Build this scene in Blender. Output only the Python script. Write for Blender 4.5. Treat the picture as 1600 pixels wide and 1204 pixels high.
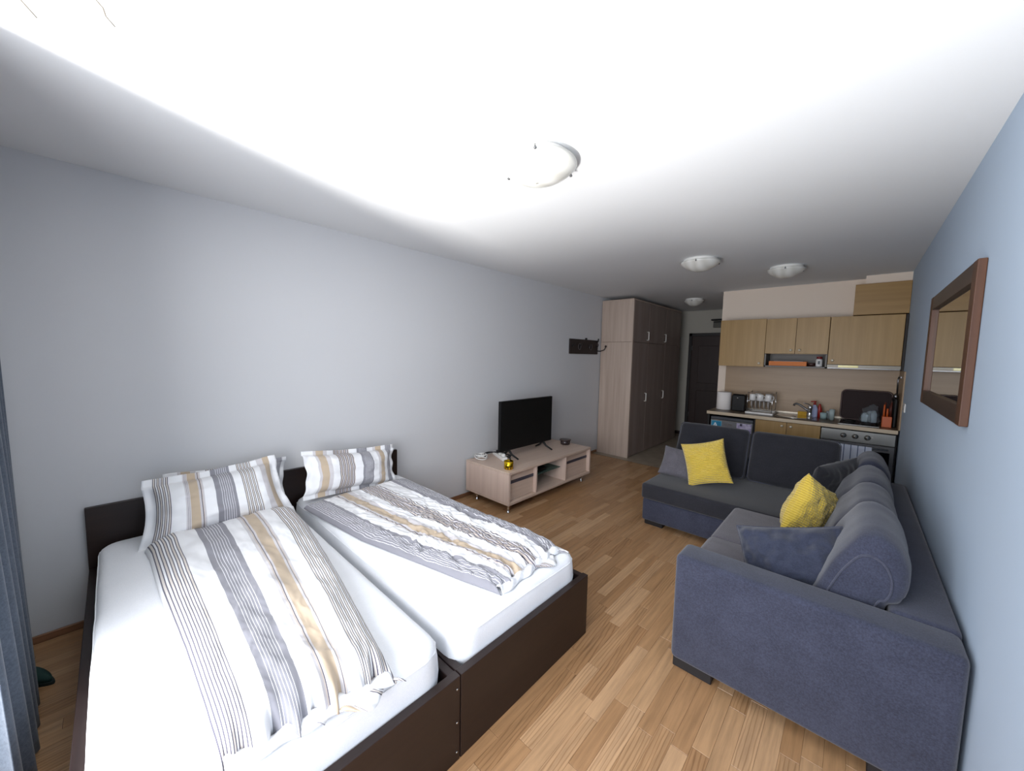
import bpy, bmesh, math, random
import numpy as np
from mathutils import Vector, Matrix, noise
random.seed(7)
for o in list(bpy.data.objects): bpy.data.objects.remove(o, do_unlink=True)
SC = bpy.context.scene
COL = SC.collection
PI = math.pi

# ------------------------------------------------------------------ camera
CX, CZ = 3.115, 1.589
R_ = Vector((0.73171668, 0.68131177, 0.02012387))
U_ = Vector((-0.07065688, 0.04645307, 0.99641845))
F_ = Vector((-0.6779368, 0.73051789, -0.08212985))
cam = bpy.data.objects.new('camera', bpy.data.cameras.new('camera'))
COL.objects.link(cam)
m = Matrix.Identity(4)
for i in range(3):
    m[i][0] = R_[i]; m[i][1] = U_[i]; m[i][2] = -F_[i]
m[0][3], m[1][3], m[2][3] = CX, 0.0, CZ
cam.matrix_world = m
cam.data.sensor_fit = 'HORIZONTAL'; cam.data.sensor_width = 36.0
cam.data.lens = 579.638 * 36 / 1600
cam.data.clip_start = 0.02
SC.camera = cam

# ------------------------------------------------------------------ world, lights, exposure
SC.view_settings.view_transform = 'Standard'
SC.view_settings.look = 'None'
SC.view_settings.gamma = 1.0
SC.view_settings.use_curve_mapping = False
SC.view_settings.exposure = 1.62
W = bpy.data.worlds.new('sky'); SC.world = W; W.use_nodes = True
bg = W.node_tree.nodes['Background']
bg.inputs[0].default_value = (0.72, 0.86, 1.0, 1); bg.inputs[1].default_value = 0.35

def area(name, loc, target, sx, sy, power, color, spread=180):
    l = bpy.data.lights.new(name, 'AREA'); l.shape = 'RECTANGLE'
    l.size = sx; l.size_y = sy; l.energy = power; l.color = color
    l.spread = math.radians(spread)
    o = bpy.data.objects.new(name, l); COL.objects.link(o)
    o.location = loc
    d = Vector(target) - Vector(loc)
    o.rotation_euler = d.to_track_quat('-Z', 'Y').to_euler()
    return o
# daylight entering by the balcony door behind the photographer
area('window_daylight', (2.3, -1.35, 1.35), (2.2, 5, 1.1), 2.6, 2.3, 57, (0.94, 0.955, 1.0))
# sunlight thrown up from the bright ground outside, through the same opening
area('ground_bounce', (2.0, -2.9, -2.0), (1.55, 0.7, 2.55), 0.6, 1.5, 56, (1.0, 0.98, 0.94), 90)

# ------------------------------------------------------------------ helpers
ORG = {}
def org(o):
    return ORG.get(o.name, Vector((0, 0, 0))) if o else Vector((0, 0, 0))
def tag(o, label=None, cat=None, group=None, kind=None):
    if label: o['label'] = label
    if cat: o['category'] = cat
    if group: o['group'] = group
    if kind: o['kind'] = kind
    return o
def thing(name, label, cat, loc, group=None, rotz=0):
    o = bpy.data.objects.new(name, None); COL.objects.link(o)
    o.location = loc; o.rotation_euler = (0, 0, rotz); o.empty_display_size = .05
    ORG[o.name] = Vector(loc)
    return tag(o, label, cat, group)
def link(name, me, mat, parent=None, smooth=False, local=False, origin=None):
    """world-coordinate mesh -> one object; local=True keeps coordinates relative to the parent"""
    if mat is not None:
        if isinstance(mat, (list, tuple)):
            for q in mat: me.materials.append(q)
        else: me.materials.append(mat)
    me.update()
    o = bpy.data.objects.new(name, me); COL.objects.link(o)
    me.name = name
    if not local:
        n = len(me.vertices)
        co = np.empty(n * 3, 'f'); me.vertices.foreach_get('co', co); co = co.reshape(-1, 3)
        if origin is None:
            a, b = co.min(0), co.max(0); origin = Vector(((a[0]+b[0])/2, (a[1]+b[1])/2, a[2]))
        origin = Vector(origin)
        co -= np.array(origin, 'f'); me.vertices.foreach_set('co', co.ravel())
        o.location = origin - org(parent)
        ORG[o.name] = origin
    if parent: o.parent = parent
    if smooth:
        me.polygons.foreach_set('use_smooth', [True]*len(me.polygons))
    return o
def bm_mesh(bm):
    me = bpy.data.meshes.new('m'); bm.normal_update(); bm.to_mesh(me); bm.free(); return me
def add_box(bm, x0, x1, y0, y1, z0, z1, bev=0, seg=2, M=None):
    b = bmesh.new()
    vs = [b.verts.new(p) for p in ((x0,y0,z0),(x1,y0,z0),(x1,y1,z0),(x0,y1,z0),(x0,y0,z1),(x1,y0,z1),(x1,y1,z1),(x0,y1,z1))]
    for f in ((0,3,2,1),(4,5,6,7),(0,1,5,4),(1,2,6,5),(2,3,7,6),(3,0,4,7)): b.faces.new([vs[i] for i in f])
    if bev > 0:
        bmesh.ops.bevel(b, geom=list(b.edges), offset=bev, segments=seg, profile=.5, affect='EDGES')
    if M is not None: bmesh.ops.transform(b, matrix=M, verts=b.verts)
    me = bpy.data.meshes.new('t'); b.to_mesh(me); b.free(); bm.from_mesh(me); bpy.data.meshes.remove(me)
def box(name, x0, x1, y0, y1, z0, z1, mat, parent=None, bev=.002, seg=1, smooth=False, M=None):
    bm = bmesh.new(); add_box(bm, x0, x1, y0, y1, z0, z1, bev, seg, M)
    return link(name, bm_mesh(bm), mat, parent, smooth)
def boxes(name, L, mat, parent=None, bev=.001, seg=1):
    bm = bmesh.new()
    for b in L: add_box(bm, *b, bev, seg)
    return link(name, bm_mesh(bm), mat, parent)
def add_tube(bm, pts, r, n=8, closed=False):
    pts = [Vector(p) for p in pts]; rings = []
    N = len(pts)
    prev = None
    for i, p in enumerate(pts):
        if closed: t = pts[(i+1) % N] - pts[(i-1) % N]
        else: t = pts[min(i+1, N-1)] - pts[max(i-1, 0)]
        t.normalize()
        if prev is None:
            a = Vector((0,0,1)) if abs(t.z) < .9 else Vector((1,0,0))
            u = t.cross(a).normalized()
        else:
            u = (prev - t*prev.dot(t)).normalized()
        prev = u; v = t.cross(u)
        rr = r[i] if isinstance(r, (list, tuple)) else r
        rings.append([bm.verts.new(p + u*math.cos(2*PI*k/n)*rr + v*math.sin(2*PI*k/n)*rr) for k in range(n)])
    M_ = N if closed else N-1
    for i in range(M_):
        a, b = rings[i], rings[(i+1) % N]
        for k in range(n): bm.faces.new((a[k], a[(k+1)%n], b[(k+1)%n], b[k]))
    if not closed:
        bm.faces.new(rings[0][::-1]); bm.faces.new(rings[-1])
def tube(name, pts, r, mat, parent=None, n=8, closed=False):
    bm = bmesh.new(); add_tube(bm, pts, r, n, closed)
    return link(name, bm_mesh(bm), mat, parent, True)
def add_lathe(bm, prof, c, n=32, axis='z'):
    rings = []
    for r, h in prof:
        ring = []
        for k in range(n):
            a = 2*PI*k/n
            if axis == 'z': p = (c[0]+r*math.cos(a), c[1]+r*math.sin(a), c[2]+h)
            elif axis == 'y': p = (c[0]+r*math.cos(a), c[1]+h, c[2]+r*math.sin(a))
            else: p = (c[0]+h, c[1]+r*math.cos(a), c[2]+r*math.sin(a))
            ring.append(bm.verts.new(p))
        rings.append(ring)
    for i in range(len(rings)-1):
        a, b = rings[i], rings[i+1]
        for k in range(n): bm.faces.new((a[k], a[(k+1)%n], b[(k+1)%n], b[k]))
    if prof[0][0] > 1e-4: bm.faces.new(rings[0][::-1])
    if prof[-1][0] > 1e-4: bm.faces.new(rings[-1])
    bmesh.ops.remove_doubles(bm, verts=bm.verts, dist=1e-6)
    bmesh.ops.recalc_face_normals(bm, faces=bm.faces)
def lathe(name, prof, c, mat, parent=None, n=32, axis='z', smooth=True):
    bm = bmesh.new(); add_lathe(bm, prof, c, n, axis)
    o = link(name, bm_mesh(bm), mat, parent, smooth)
    return o
def grid_mesh(P, UV=None, close=None):
    """P: (nu, nv, 3)"""
    nu, nv = P.shape[:2]
    me = bpy.data.meshes.new('g')
    V = P.reshape(-1, 3)
    idx = np.arange(nu*nv).reshape(nu, nv)
    F = np.stack([idx[:-1,:-1], idx[1:,:-1], idx[1:,1:], idx[:-1,1:]], -1).reshape(-1, 4)
    me.from_pydata(V.tolist(), [], F.tolist())
    if UV is not None:
        ul = me.uv_layers.new(name='UVMap')
        ul.data.foreach_set('uv', UV.reshape(-1, 2)[F.ravel()].astype('f').ravel())
    return me
def smoothstep(a, b, x):
    t = np.clip((x-a)/(b-a), 0, 1); return t*t*(3-2*t)
def fbm(P, s, seed=0, octv=3):
    out = np.zeros(P.shape[:-1])
    it = np.ndindex(*P.shape[:-1])
    for i in it:
        p = P[i]; out[i] = noise.fractal(Vector((p[0]*s+seed, p[1]*s-seed*.7, p[2]*s+seed*1.3)), 1.0, 2.0, octv)
    return out
def interp(pts, t):
    """piecewise linear polyline sampled at arc fraction t (array)"""
    pts = np.array(pts, float)
    d = np.r_[0, np.cumsum(np.linalg.norm(np.diff(pts, axis=0), axis=1))]; d /= d[-1]
    return np.stack([np.interp(t, d, pts[:, k]) for k in range(pts.shape[1])], -1)

# ------------------------------------------------------------------ materials
def srgb(r, g, b):
    f = lambda c: (c/255/12.92) if c/255 <= .04045 else ((c/255+.055)/1.055)**2.4
    return (f(r), f(g), f(b), 1)
class Mat:
    def __init__(s, name, col=(.8,.8,.8,1), rough=.5, metal=0, spec=.5, **k):
        s.m = bpy.data.materials.new(name); s.m.use_nodes = True
        s.nt = s.m.node_tree; s.p = s.nt.nodes['Principled BSDF']
        s.p.inputs['Base Color'].default_value = col; s.p.inputs['Roughness'].default_value = rough
        s.p.inputs['Metallic'].default_value = metal; s.p.inputs['Specular IOR Level'].default_value = spec
        for a, v in k.items(): s.p.inputs[a.replace('_', ' ')].default_value = v
    def n(s, t, **k):
        q = s.nt.nodes.new(t)
        for a, v in k.items():
            if a.startswith('i_'):
                key = a[2:]; key = int(key) if key.isdigit() else key.replace('_', ' ')
                q.inputs[key].default_value = v
            else: setattr(q, a, v)
        return q
    def l(s, a, b): s.nt.links.new(a, b)
    def math(s, op, a, b=None, c=None):
        q = s.n('ShaderNodeMath', operation=op)
        for i, v in enumerate((a, b, c)):
            if v is None: continue
            if isinstance(v, (int, float)): q.inputs[i].default_value = v
            else: s.l(v, q.inputs[i])
        return q.outputs[0]
    def coords(s, kind='Object', scale=(1,1,1)):
        tc = s.n('ShaderNodeTexCoord'); mp = s.n('ShaderNodeMapping'); mp.inputs['Scale'].default_value = scale
        s.l(tc.outputs[kind], mp.inputs[0]); return mp.outputs[0]
    def mix(s, f, a, b, blend='MIX'):
        q = s.n('ShaderNodeMix', data_type='RGBA', blend_type=blend)
        for i, v in ((0, f), (6, a), (7, b)):
            if isinstance(v, (int, float)): q.inputs[i].default_value = v
            elif isinstance(v, tuple): q.inputs[i].default_value = v
            else: s.l(v, q.inputs[i])
        return q.outputs[2]
    def ramp(s, fac, stops, interp='LINEAR'):
        q = s.n('ShaderNodeValToRGB'); r = q.color_ramp; r.interpolation = interp
        while len(r.elements) > 1: r.elements.remove(r.elements[-1])
        r.elements[0].position = stops[0][0]; r.elements[0].color = stops[0][1]
        for p, c in stops[1:]:
            e = r.elements.new(p); e.color = c
        s.l(fac, q.inputs[0]); return q.outputs[0]
    def bump(s, h, strength=.2, dist=.01):
        q = s.n('ShaderNodeBump'); q.inputs['Strength'].default_value = strength; q.inputs['Distance'].default_value = dist
        s.l(h, q.inputs['Height']); s.l(q.outputs[0], s.p.inputs['Normal'])
    def color(s, c): s.l(c, s.p.inputs['Base Color'])
def g(v): return (v, v, v, 1)

def plaster(name, col, rough=.9):
    M = Mat(name, col, rough, spec=.2)
    n = M.n('ShaderNodeTexNoise', i_Scale=180.0, i_Detail=3.0); M.l(M.coords(), n.inputs['Vector'])
    n2 = M.n('ShaderNodeTexNoise', i_Scale=1.3, i_Detail=2.0); M.l(M.coords(), n2.inputs['Vector'])
    M.color(M.mix(M.math('MULTIPLY', n2.outputs[0], .12), col, tuple(c*.8 for c in col[:3])+(1,)))
    M.bump(n.outputs[0], .06, .003); return M.m
def wood(name, c1, c2, axis='z', rough=.45, scale=1.0, bump=.03, spec=.4):
    M = Mat(name, c1, rough, spec=spec)
    sc = {'x': (1.2, 30, 30), 'y': (30, 1.2, 30), 'z': (30, 30, 1.2)}[axis]
    v = M.coords(scale=tuple(k*scale for k in sc))
    n = M.n('ShaderNodeTexNoise', i_Scale=1.0, i_Detail=6.0, i_Roughness=.6, i_Distortion=.4); M.l(v, n.inputs['Vector'])
    n2 = M.n('ShaderNodeTexNoise', i_Scale=.22, i_Detail=2.0); M.l(v, n2.inputs['Vector'])
    f = M.math('ADD', M.math('MULTIPLY', n.outputs[0], .6), M.math('MULTIPLY', n2.outputs[0], .5))
    M.color(M.ramp(f, [(.35, c1), (.75, c2)])); M.bump(n.outputs[0], bump, .002); return M.m
def fabric(name, col, col2=None, rough=.95, scale=700.0, bump=.25, dist=.0015):
    M = Mat(name, col, rough, spec=.15, Sheen_Weight=.25, Sheen_Roughness=.5)
    v = M.coords()
    n = M.n('ShaderNodeTexNoise', i_Scale=scale, i_Detail=2.0); M.l(v, n.inputs['Vector'])
    n2 = M.n('ShaderNodeTexNoise', i_Scale=9.0, i_Detail=3.0); M.l(v, n2.inputs['Vector'])
    c2 = col2 or tuple(c*1.35 for c in col[:3])+(1,)
    n3 = M.n('ShaderNodeTexNoise', i_Scale=scale*.22, i_Detail=3.0, i_Roughness=.7); M.l(v, n3.inputs['Vector'])
    f = M.math('ADD', M.math('MULTIPLY', n.outputs[0], .3), M.math('ADD', M.math('MULTIPLY', n3.outputs[0], .6), M.math('MULTIPLY', n2.outputs[0], .25)))
    M.color(M.ramp(f, [(.42, col), (.74, c2)])); M.bump(n.outputs[0], bump, dist); return M.m
def plain(name, col, rough=.5, metal=0, spec=.5, **k):
    M = Mat(name, col, rough, metal, spec, **k)
    n = M.n('ShaderNodeTexNoise', i_Scale=40.0, i_Detail=2.0); M.l(M.coords(), n.inputs['Vector'])
    q = M.math('ADD', M.math('MULTIPLY', n.outputs[0], .06), max(0, rough-.03)); M.l(q, M.p.inputs['Roughness'])
    return M.m

WALL_L = plaster('plaster_grey_white', srgb(206, 206, 208))
WALL_R = plaster('plaster_pale_blue_grey', srgb(180, 196, 214))
WALL_K = plaster('plaster_cream', srgb(230, 214, 198))
CEIL = plaster('ceiling_paint', srgb(228, 229, 230))

def floor_mat():
    M = Mat('oak_laminate', rough=.38, spec=.45)
    at = M.n('ShaderNodeAttribute', attribute_name='tone'); sep = M.n('ShaderNodeSeparateColor'); M.l(at.outputs['Color'], sep.inputs[0])
    ge = M.n('ShaderNodeNewGeometry')
    off = M.n('ShaderNodeVectorMath', operation='SCALE'); M.l(at.outputs['Color'], off.inputs[0]); off.inputs['Scale'].default_value = 37.0
    ad = M.n('ShaderNodeVectorMath', operation='ADD'); M.l(ge.outputs['Position'], ad.inputs[0]); M.l(off.outputs[0], ad.inputs[1])
    mp = M.n('ShaderNodeMapping'); mp.inputs['Scale'].default_value = (60, 3.0, 1); M.l(ad.outputs[0], mp.inputs[0])
    n = M.n('ShaderNodeTexNoise', i_Scale=1.0, i_Detail=6.0, i_Roughness=.65); M.l(mp.outputs[0], n.inputs['Vector'])
    mp2 = M.n('ShaderNodeMapping'); mp2.inputs['Scale'].default_value = (13, 1.6, 1); M.l(ad.outputs[0], mp2.inputs[0])
    wv = M.n('ShaderNodeTexWave', wave_type='RINGS', rings_direction='SPHERICAL', i_Scale=1.6, i_Distortion=5.5, i_Detail=2.5); wv.inputs['Detail Scale'].default_value = 1.2
    M.l(mp2.outputs[0], wv.inputs['Vector'])
    base = M.ramp(sep.outputs[0], [(0, srgb(164, 124, 86)), (.35, srgb(174, 134, 95)), (.7, srgb(182, 143, 104)), (1, srgb(193, 155, 117))])
    g1 = M.ramp(n.outputs[0], [(.3, g(.72)), (.62, g(1.06))])
    c = M.mix(1.0, base, g1, 'MULTIPLY')
    figure = M.math('GREATER_THAN', sep.outputs[1], .55)
    g2 = M.ramp(wv.outputs[0], [(.0, (.62, .56, .5, 1)), (.35, g(1.0))])
    c = M.mix(M.math('MULTIPLY', figure, .75), c, M.mix(1.0, c, g2, 'MULTIPLY'))
    M.color(c)
    M.l(M.math('ADD', M.math('MULTIPLY', n.outputs[0], .15), .28), M.p.inputs['Roughness'])
    M.bump(n.outputs[0], .04, .001); return M.m
OAK = floor_mat()
def tile_mat():
    M = Mat('beige_tile', srgb(150, 138, 122), .35)
    n = M.n('ShaderNodeTexNoise', i_Scale=6.0, i_Detail=5.0); M.l(M.coords(), n.inputs['Vector'])
    M.color(M.ramp(n.outputs[0], [(.3, srgb(138, 125, 108)), (.7, srgb(166, 154, 138))])); return M.m
TILE = tile_mat()
GROUT = plain('grout', srgb(95, 88, 80), .9)
SUBFLOOR = plain('joint_dark_brown', srgb(92, 60, 34), .8)
SKIRT = wood('skirting_walnut', srgb(112, 78, 54), srgb(140, 100, 72), 'y')
WENGE = wood('wenge_board', srgb(30, 20, 19), srgb(42, 29, 25), 'y', rough=.38, scale=1.5)
WENGE_X = wood('wenge_board_x', srgb(30, 20, 19), srgb(42, 29, 25), 'x', rough=.38, scale=1.5)
BIRCH = wood('pale_birch', srgb(196, 172, 158), srgb(216, 194, 180), 'z', rough=.42)
BIRCH_Y = wood('pale_birch_y', srgb(190, 166, 150), srgb(212, 190, 174), 'y', rough=.4)
WARD = wood('wardrobe_laminate', srgb(172, 152, 138), srgb(200, 182, 168), 'z', rough=.42)
WARD_D = wood('wardrobe_door_laminate', srgb(128, 112, 104), srgb(150, 134, 126), 'z', rough=.42)
OAKK = wood('kitchen_oak', srgb(146, 114, 64), srgb(172, 138, 84), 'z', rough=.42)
OAKX = wood('kitchen_oak_x', srgb(142, 108, 58), srgb(166, 130, 74), 'x', rough=.42)
SPLASH = wood('splashback_wood', srgb(148, 122, 94), srgb(166, 140, 110), 'x', rough=.4)
GREYB = plain('grey_carcass', srgb(110, 104, 98), .5)
COUNTER = plain('speckled_worktop', srgb(104, 88, 72), .35)
EDGE = plain('worktop_edge', srgb(196, 178, 152), .45)
STEEL = Mat('brushed_steel', srgb(165, 165, 162), .27, 1.0).m
STEELD = plain('dark_steel', srgb(120, 120, 122), .3, 1.0)
CHROME = Mat('chrome', srgb(215, 215, 215), .1, 1.0).m
BLACK = plain('black_plastic', srgb(16, 16, 17), .5, spec=.25)
BLACKM = plain('black_matt', srgb(14, 14, 14), .6)
GLOSSB = plain('black_glass', srgb(10, 10, 12), .06)
DOORB = wood('entrance_door', srgb(40, 26, 24), srgb(52, 36, 32), 'z', rough=.5)
WHITE = plain('white_plastic', srgb(228, 226, 222), .4)
SOFA = fabric('sofa_fabric', srgb(45, 47, 60), srgb(68, 71, 88))
SOFAD = fabric('sofa_fabric_dark_shaded', srgb(37, 37, 42), srgb(51, 51, 57))  # darker copy of the sofa fabric; shading of the chaise top put into its colour
SOFAB = fabric('sofa_fabric_blue', srgb(44, 48, 62), srgb(60, 64, 81))
SOFAG = fabric('grey_fabric', srgb(84, 81, 88), srgb(110, 107, 114))
PIPE = fabric('piping_fabric', srgb(58, 60, 74), srgb(76, 78, 93), bump=.1)
FOOT = plain('sofa_foot', srgb(28, 27, 30), .5)
SHEETM = fabric('white_sheet', srgb(232, 234, 238), srgb(244, 245, 248), scale=900.0, bump=.08)
CURT = fabric('curtain_blue_grey', srgb(66, 74, 86), srgb(88, 97, 110), scale=500.0)
KNOB = plain('satin_nickel', srgb(225, 215, 195), .25, .35)
def glassy(name, col, alpha=.35, rough=.08):
    M = Mat(name, col, rough); M.p.inputs['Transmission Weight'].default_value = 1-alpha; M.p.inputs['IOR'].default_value = 1.1
    n = M.n('ShaderNodeTexNoise', i_Scale=30.0); M.l(M.coords(), n.inputs['Vector'])
    M.l(M.math('ADD', M.math('MULTIPLY', n.outputs[0], .05), rough), M.p.inputs['Roughness'])
    return M.m
GLASS = glassy('clear_glass', (.9, .95, .96, 1), .15)
def opal():
    M = Mat('opal_glass', srgb(222, 220, 212), .25, spec=.5)
    w = M.n('ShaderNodeTexWave', i_Scale=3.5, i_Distortion=3.0, i_Detail=3.0); M.l(M.coords(), w.inputs['Vector'])
    M.color(M.ramp(w.outputs[0], [(0, srgb(214, 212, 204)), (1, srgb(230, 229, 223))])); return M.m
OPAL = opal()

# stripes: base bands + dark pinstripes + light pinstripes, over UV x
WH, GR, TN, FG = srgb(236, 236, 238), srgb(142, 141, 148), srgb(190, 172, 150), srgb(204, 200, 202)
def stripes(name, bands, dark, light=(), n_dark=70, n_light=60, wrinkle=0, rep=0):
    M = Mat(name, WH, .9, spec=.15, Sheen_Weight=.2)
    tc = M.n('ShaderNodeTexCoord'); sp = M.n('ShaderNodeSeparateXYZ'); M.l(tc.outputs['UV'], sp.inputs[0]); u = sp.outputs[0]
    base = M.ramp(u, bands, 'CONSTANT')
    def mask(rs):
        st = [(0.0, g(0))]
        for a, b in rs: st += [(a, g(1)), (b, g(0))]
        return M.ramp(u, st, 'CONSTANT')
    f1 = M.math('LESS_THAN', M.math('FRACT', M.math('MULTIPLY', u, float(n_dark))), .36)
    c = M.mix(M.math('MULTIPLY', f1, mask(dark)), base, srgb(88, 84, 98))
    # the gaps of a pinstripe group are faintly beige
    f3 = M.math('GREATER_THAN', M.math('FRACT', M.math('MULTIPLY', u, n_dark/2.0)), .68)
    c = M.mix(M.math('MULTIPLY', M.math('MULTIPLY', f3, mask(dark)), .55), c, TN)
    if light:
        f2 = M.math('LESS_THAN', M.math('FRACT', M.math('MULTIPLY', u, float(n_light))), .2)
        c = M.mix(M.math('MULTIPLY', f2, mask(light)), c, srgb(232, 232, 236))
    M.color(c)
    n = M.n('ShaderNodeTexNoise', i_Scale=600.0); M.l(M.coords(), n.inputs['Vector']); M.bump(n.outputs[0], .06, .001)
    return M.m
S_DUV1 = stripes('striped_duvet_cotton',
    [(0, WH), (.16, WH), (.27, GR), (.45, WH), (.545, FG), (.59, TN), (.665, FG), (.705, WH)],
    [(.01, .155), (.565, .58), (.68, .695), (.80, .995)], [(.305, .425)], 66, 58)
S_DUV2 = stripes('striped_duvet_cotton_b',
    [(0, GR), (.16, WH), (.25, FG), (.29, TN), (.36, FG), (.40, WH), (.50, FG), (.62, WH), (.80, GR), (.97, WH)],
    [(.26, .28), (.48, .66)], [(.02, .14), (.83, .95)], 60, 70)
S_PIL1 = stripes('striped_pillow_cotton',
    [(0, WH), (.16, WH), (.26, FG), (.29, TN), (.35, FG), (.385, WH), (.46, GR), (.60, WH), (.83, FG), (.88, TN), (.93, WH)],
    [(.06, .17), (.27, .285), (.355, .375), (.66, .78)], [(.49, .575)], 74, 66)
S_PIL2 = stripes('striped_pillow_cotton_b',
    [(0, WH), (.10, FG), (.125, TN), (.19, FG), (.23, WH), (.30, FG), (.46, WH), (.54, GR), (.67, WH), (.74, FG), (.77, TN), (.83, WH), (.88, GR), (.96, WH)],
    [(.30, .46)], [(.56, .66), (.88, .96)], 56, 66)
# corduroy-like yellow, ribs across UV y
def yellow():
    M = Mat('yellow_corduroy', srgb(222, 190, 66), .85, spec=.15, Sheen_Weight=.4)
    tc = M.n('ShaderNodeTexCoord'); sp = M.n('ShaderNodeSeparateXYZ'); M.l(tc.outputs['UV'], sp.inputs[0])
    s = M.math('SINE', M.math('MULTIPLY', sp.outputs[1], 2*PI*26)); t = M.math('SINE', M.math('MULTIPLY', sp.outputs[0], 2*PI*30))
    h = M.math('ADD', M.math('MULTIPLY', s, .5), M.math('MULTIPLY', t, .15))
    M.color(M.ramp(M.math('ADD', M.math('MULTIPLY', h, .5), .5), [(.1, srgb(208, 172, 56)), (.6, srgb(238, 206, 82))]))
    M.bump(h, .9, .008); return M.m
YEL = yellow()

# ------------------------------------------------------------------ structure
RW, RK, RH = 3.477, 6.01, 2.55
YW = -.47        # window wall
YD = 8.114       # end wall with the entrance door
XC = 1.638       # end of kitchen wall
def struct(o): o['kind'] = 'structure'; return o
struct(box('wall_left', -.12, 0, YW-.12, YD+.1, -.05, RH, WALL_L, bev=0))
struct(box('wall_right', RW, RW+.12, YW-.12, RK+.1, -.05, RH, WALL_R, bev=0))
# kitchen partition: slab plus the side of the bathroom block behind it
struct(boxes('wall_kitchen', [(XC, RW, RK, RK+.12, -.05, RH), (XC, XC+.12, RK+.12, YD, -.05, RH)], WALL_K, bev=0))
struct(box('wall_entrance', 0, XC, YD, YD+.1, -.05, RH, plaster('plaster_hall', srgb(184, 180, 170)), bev=0))
ce = struct(box('ceiling', -.12, RW+.12, YW-.12, YD+.1, RH, RH+.12, CEIL, bev=0))
for pts in ([(1.36, -.14, RH), (1.31, -.12, RH), (1.273, -.105, RH)], [(1.51, .005, RH), (1.47, .028, RH), (1.437, .033, RH), (1.405, .052, RH)]):
    tube('crack', pts, .0018, plain('crack_grey', srgb(120, 112, 100), .9), ce, 5)
WX0, WX1, WZ1 = 1.20, 3.22, 2.38
struct(boxes('wall_window', [(0, WX0, YW-.12, YW, -.05, RH), (WX1, RW, YW-.12, YW, -.05, RH), (WX0, WX1, YW-.12, YW, WZ1, RH)], WALL_R, bev=0))
wf = struct(boxes('window_1', [(WX0, WX0+.05, YW-.1, YW-.04, 0, WZ1), (WX1-.05, WX1, YW-.1, YW-.04, 0, WZ1), (WX0, WX1, YW-.1, YW-.04, WZ1-.06, WZ1), (WX0, WX1, YW-.1, YW-.04, -.02, .02)], WHITE, bev=.002))
# boxed duct in the kitchen corner, white above, oak below
struct(box('trim_1', 3.117, RW, 5.79, RK, 2.44, RH, WALL_K, bev=0))

# floor: base slab with laminate staves as children, hall tiles
fl = struct(boxes('floor', [(0, RW, YW, 5.312, -.05, -.0015), (0, RW, 5.312, YD, -.05, -.003)], SUBFLOOR, bev=0))
SW = .0665
staves = []
rng = random.Random(11)
i = 0; x = 0.0
while x < RW-.01:
    y = YW - rng.random()*.5
    while y < 5.31:
        L = rng.choice((.38, .46, .54, .62))
        y1 = min(y+L, 5.31); y0 = max(y, YW)
        if y1-y0 > .03: staves.append((x, min(x+SW, RW), y0, y1))
        y += L
    x += SW; i += 1
def cov(px, py):
    if px < 2.08 and -.14 < py < 1.79: return True
    if px > 2.52 and py > 1.9: return True
    if px > 1.72 and 3.36 < py < 4.5: return True
    if px < .62 and 2.66 < py < 4.24: return True
    return False
def proj(p):
    d = Vector(p)-Vector((CX, 0, CZ)); z = d.dot(F_)
    if z < .05: return None
    return 800+579.638*d.dot(R_)/z, 602-579.638*d.dot(U_)/z, z
def score(s):
    c = ((s[0]+s[1])/2, (s[2]+s[3])/2)
    if all(cov(a, b) for a in (s[0], s[1]) for b in (s[2], c[1], s[3])): return 0
    best = 0
    for q in (s[2], c[1], s[3]):
        r = proj((c[0], q, 0))
        if r and -20 < r[0] < 1620 and 0 < r[1] < 1225: best = max(best, (s[1]-s[0])*(s[3]-s[2])/r[2]**3)
    return best
sc_ = sorted(staves, key=score, reverse=True)
top, rest = [s for s in sc_[:300] if score(s) > 0], [s for s in sc_[300:]]
def stave_mesh(L, org_=None):
    V, F, T = [], [], []
    e = .0006; h = .0014; c = .0009
    for s in L:
        t = (rng.random(), rng.random(), rng.random(), 1)
        x0, x1, y0, y1 = s[0]+e*.3, s[1]-e*.3, s[2]+e, s[3]-e
        b = len(V)
        V += [(x0,y0,-h),(x1,y0,-h),(x1,y1,-h),(x0,y1,-h),(x0+.0004,y0+c,0),(x1-.0004,y0+c,0),(x1-.0004,y1-c,0),(x0+.0004,y1-c,0)]
        for f in ((4,5,6,7),(0,1,5,4),(1,2,6,5),(2,3,7,6),(3,0,4,7)):
            F.append([b+k for k in f]); T.append(t)
    me = bpy.data.meshes.new('stave'); me.from_pydata(V, [], F)
    ca = me.color_attributes.new('tone', 'FLOAT_COLOR', 'CORNER')
    ca.data.foreach_set('color', np.repeat(np.array(T, 'f'), 4, axis=0).ravel())
    return me
for s in top: link('floor_plank', stave_mesh([s]), OAK, fl)
o = link('floor_planks', stave_mesh(rest), OAK, fl); o['kind'] = 'stuff'
TS = .333
tm = None
for a in range(0, 11):
    for b in range(0, 9):
        x0, y0 = a*TS, 5.318+b*TS
        x1, y1 = min(x0+TS, RW), min(y0+TS, YD)
        if x0 > RW-.02 or (x0 > XC and y0 > RK) or x0 < .2 and y0 > 5.5 or x1-x0 < .05 or y1-y0 < .03: continue
        box('floor_tile', x0+.0015, x1-.0015, y0+.0015, y1-.0015, -.003, .0005, TILE, fl, bev=.0006)
box('threshold_strip', 0.0, RW, 5.306, 5.322, -.001, .0035, plain('threshold_metal', srgb(150, 130, 105), .35, .6), fl, bev=.001)
# skirting boards
struct(boxes('baseboard_left', [(0, .014, YW, 5.46, 0, .042)], SKIRT, bev=.004))
struct(boxes('baseboard_right', [(RW-.014, RW, YW, 5.36, 0, .042)], SKIRT, bev=.004))
struct(boxes('baseboard_entrance', [(.0, .545, YD-.014, YD, 0, .06)], DOORB, bev=.003))

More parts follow.
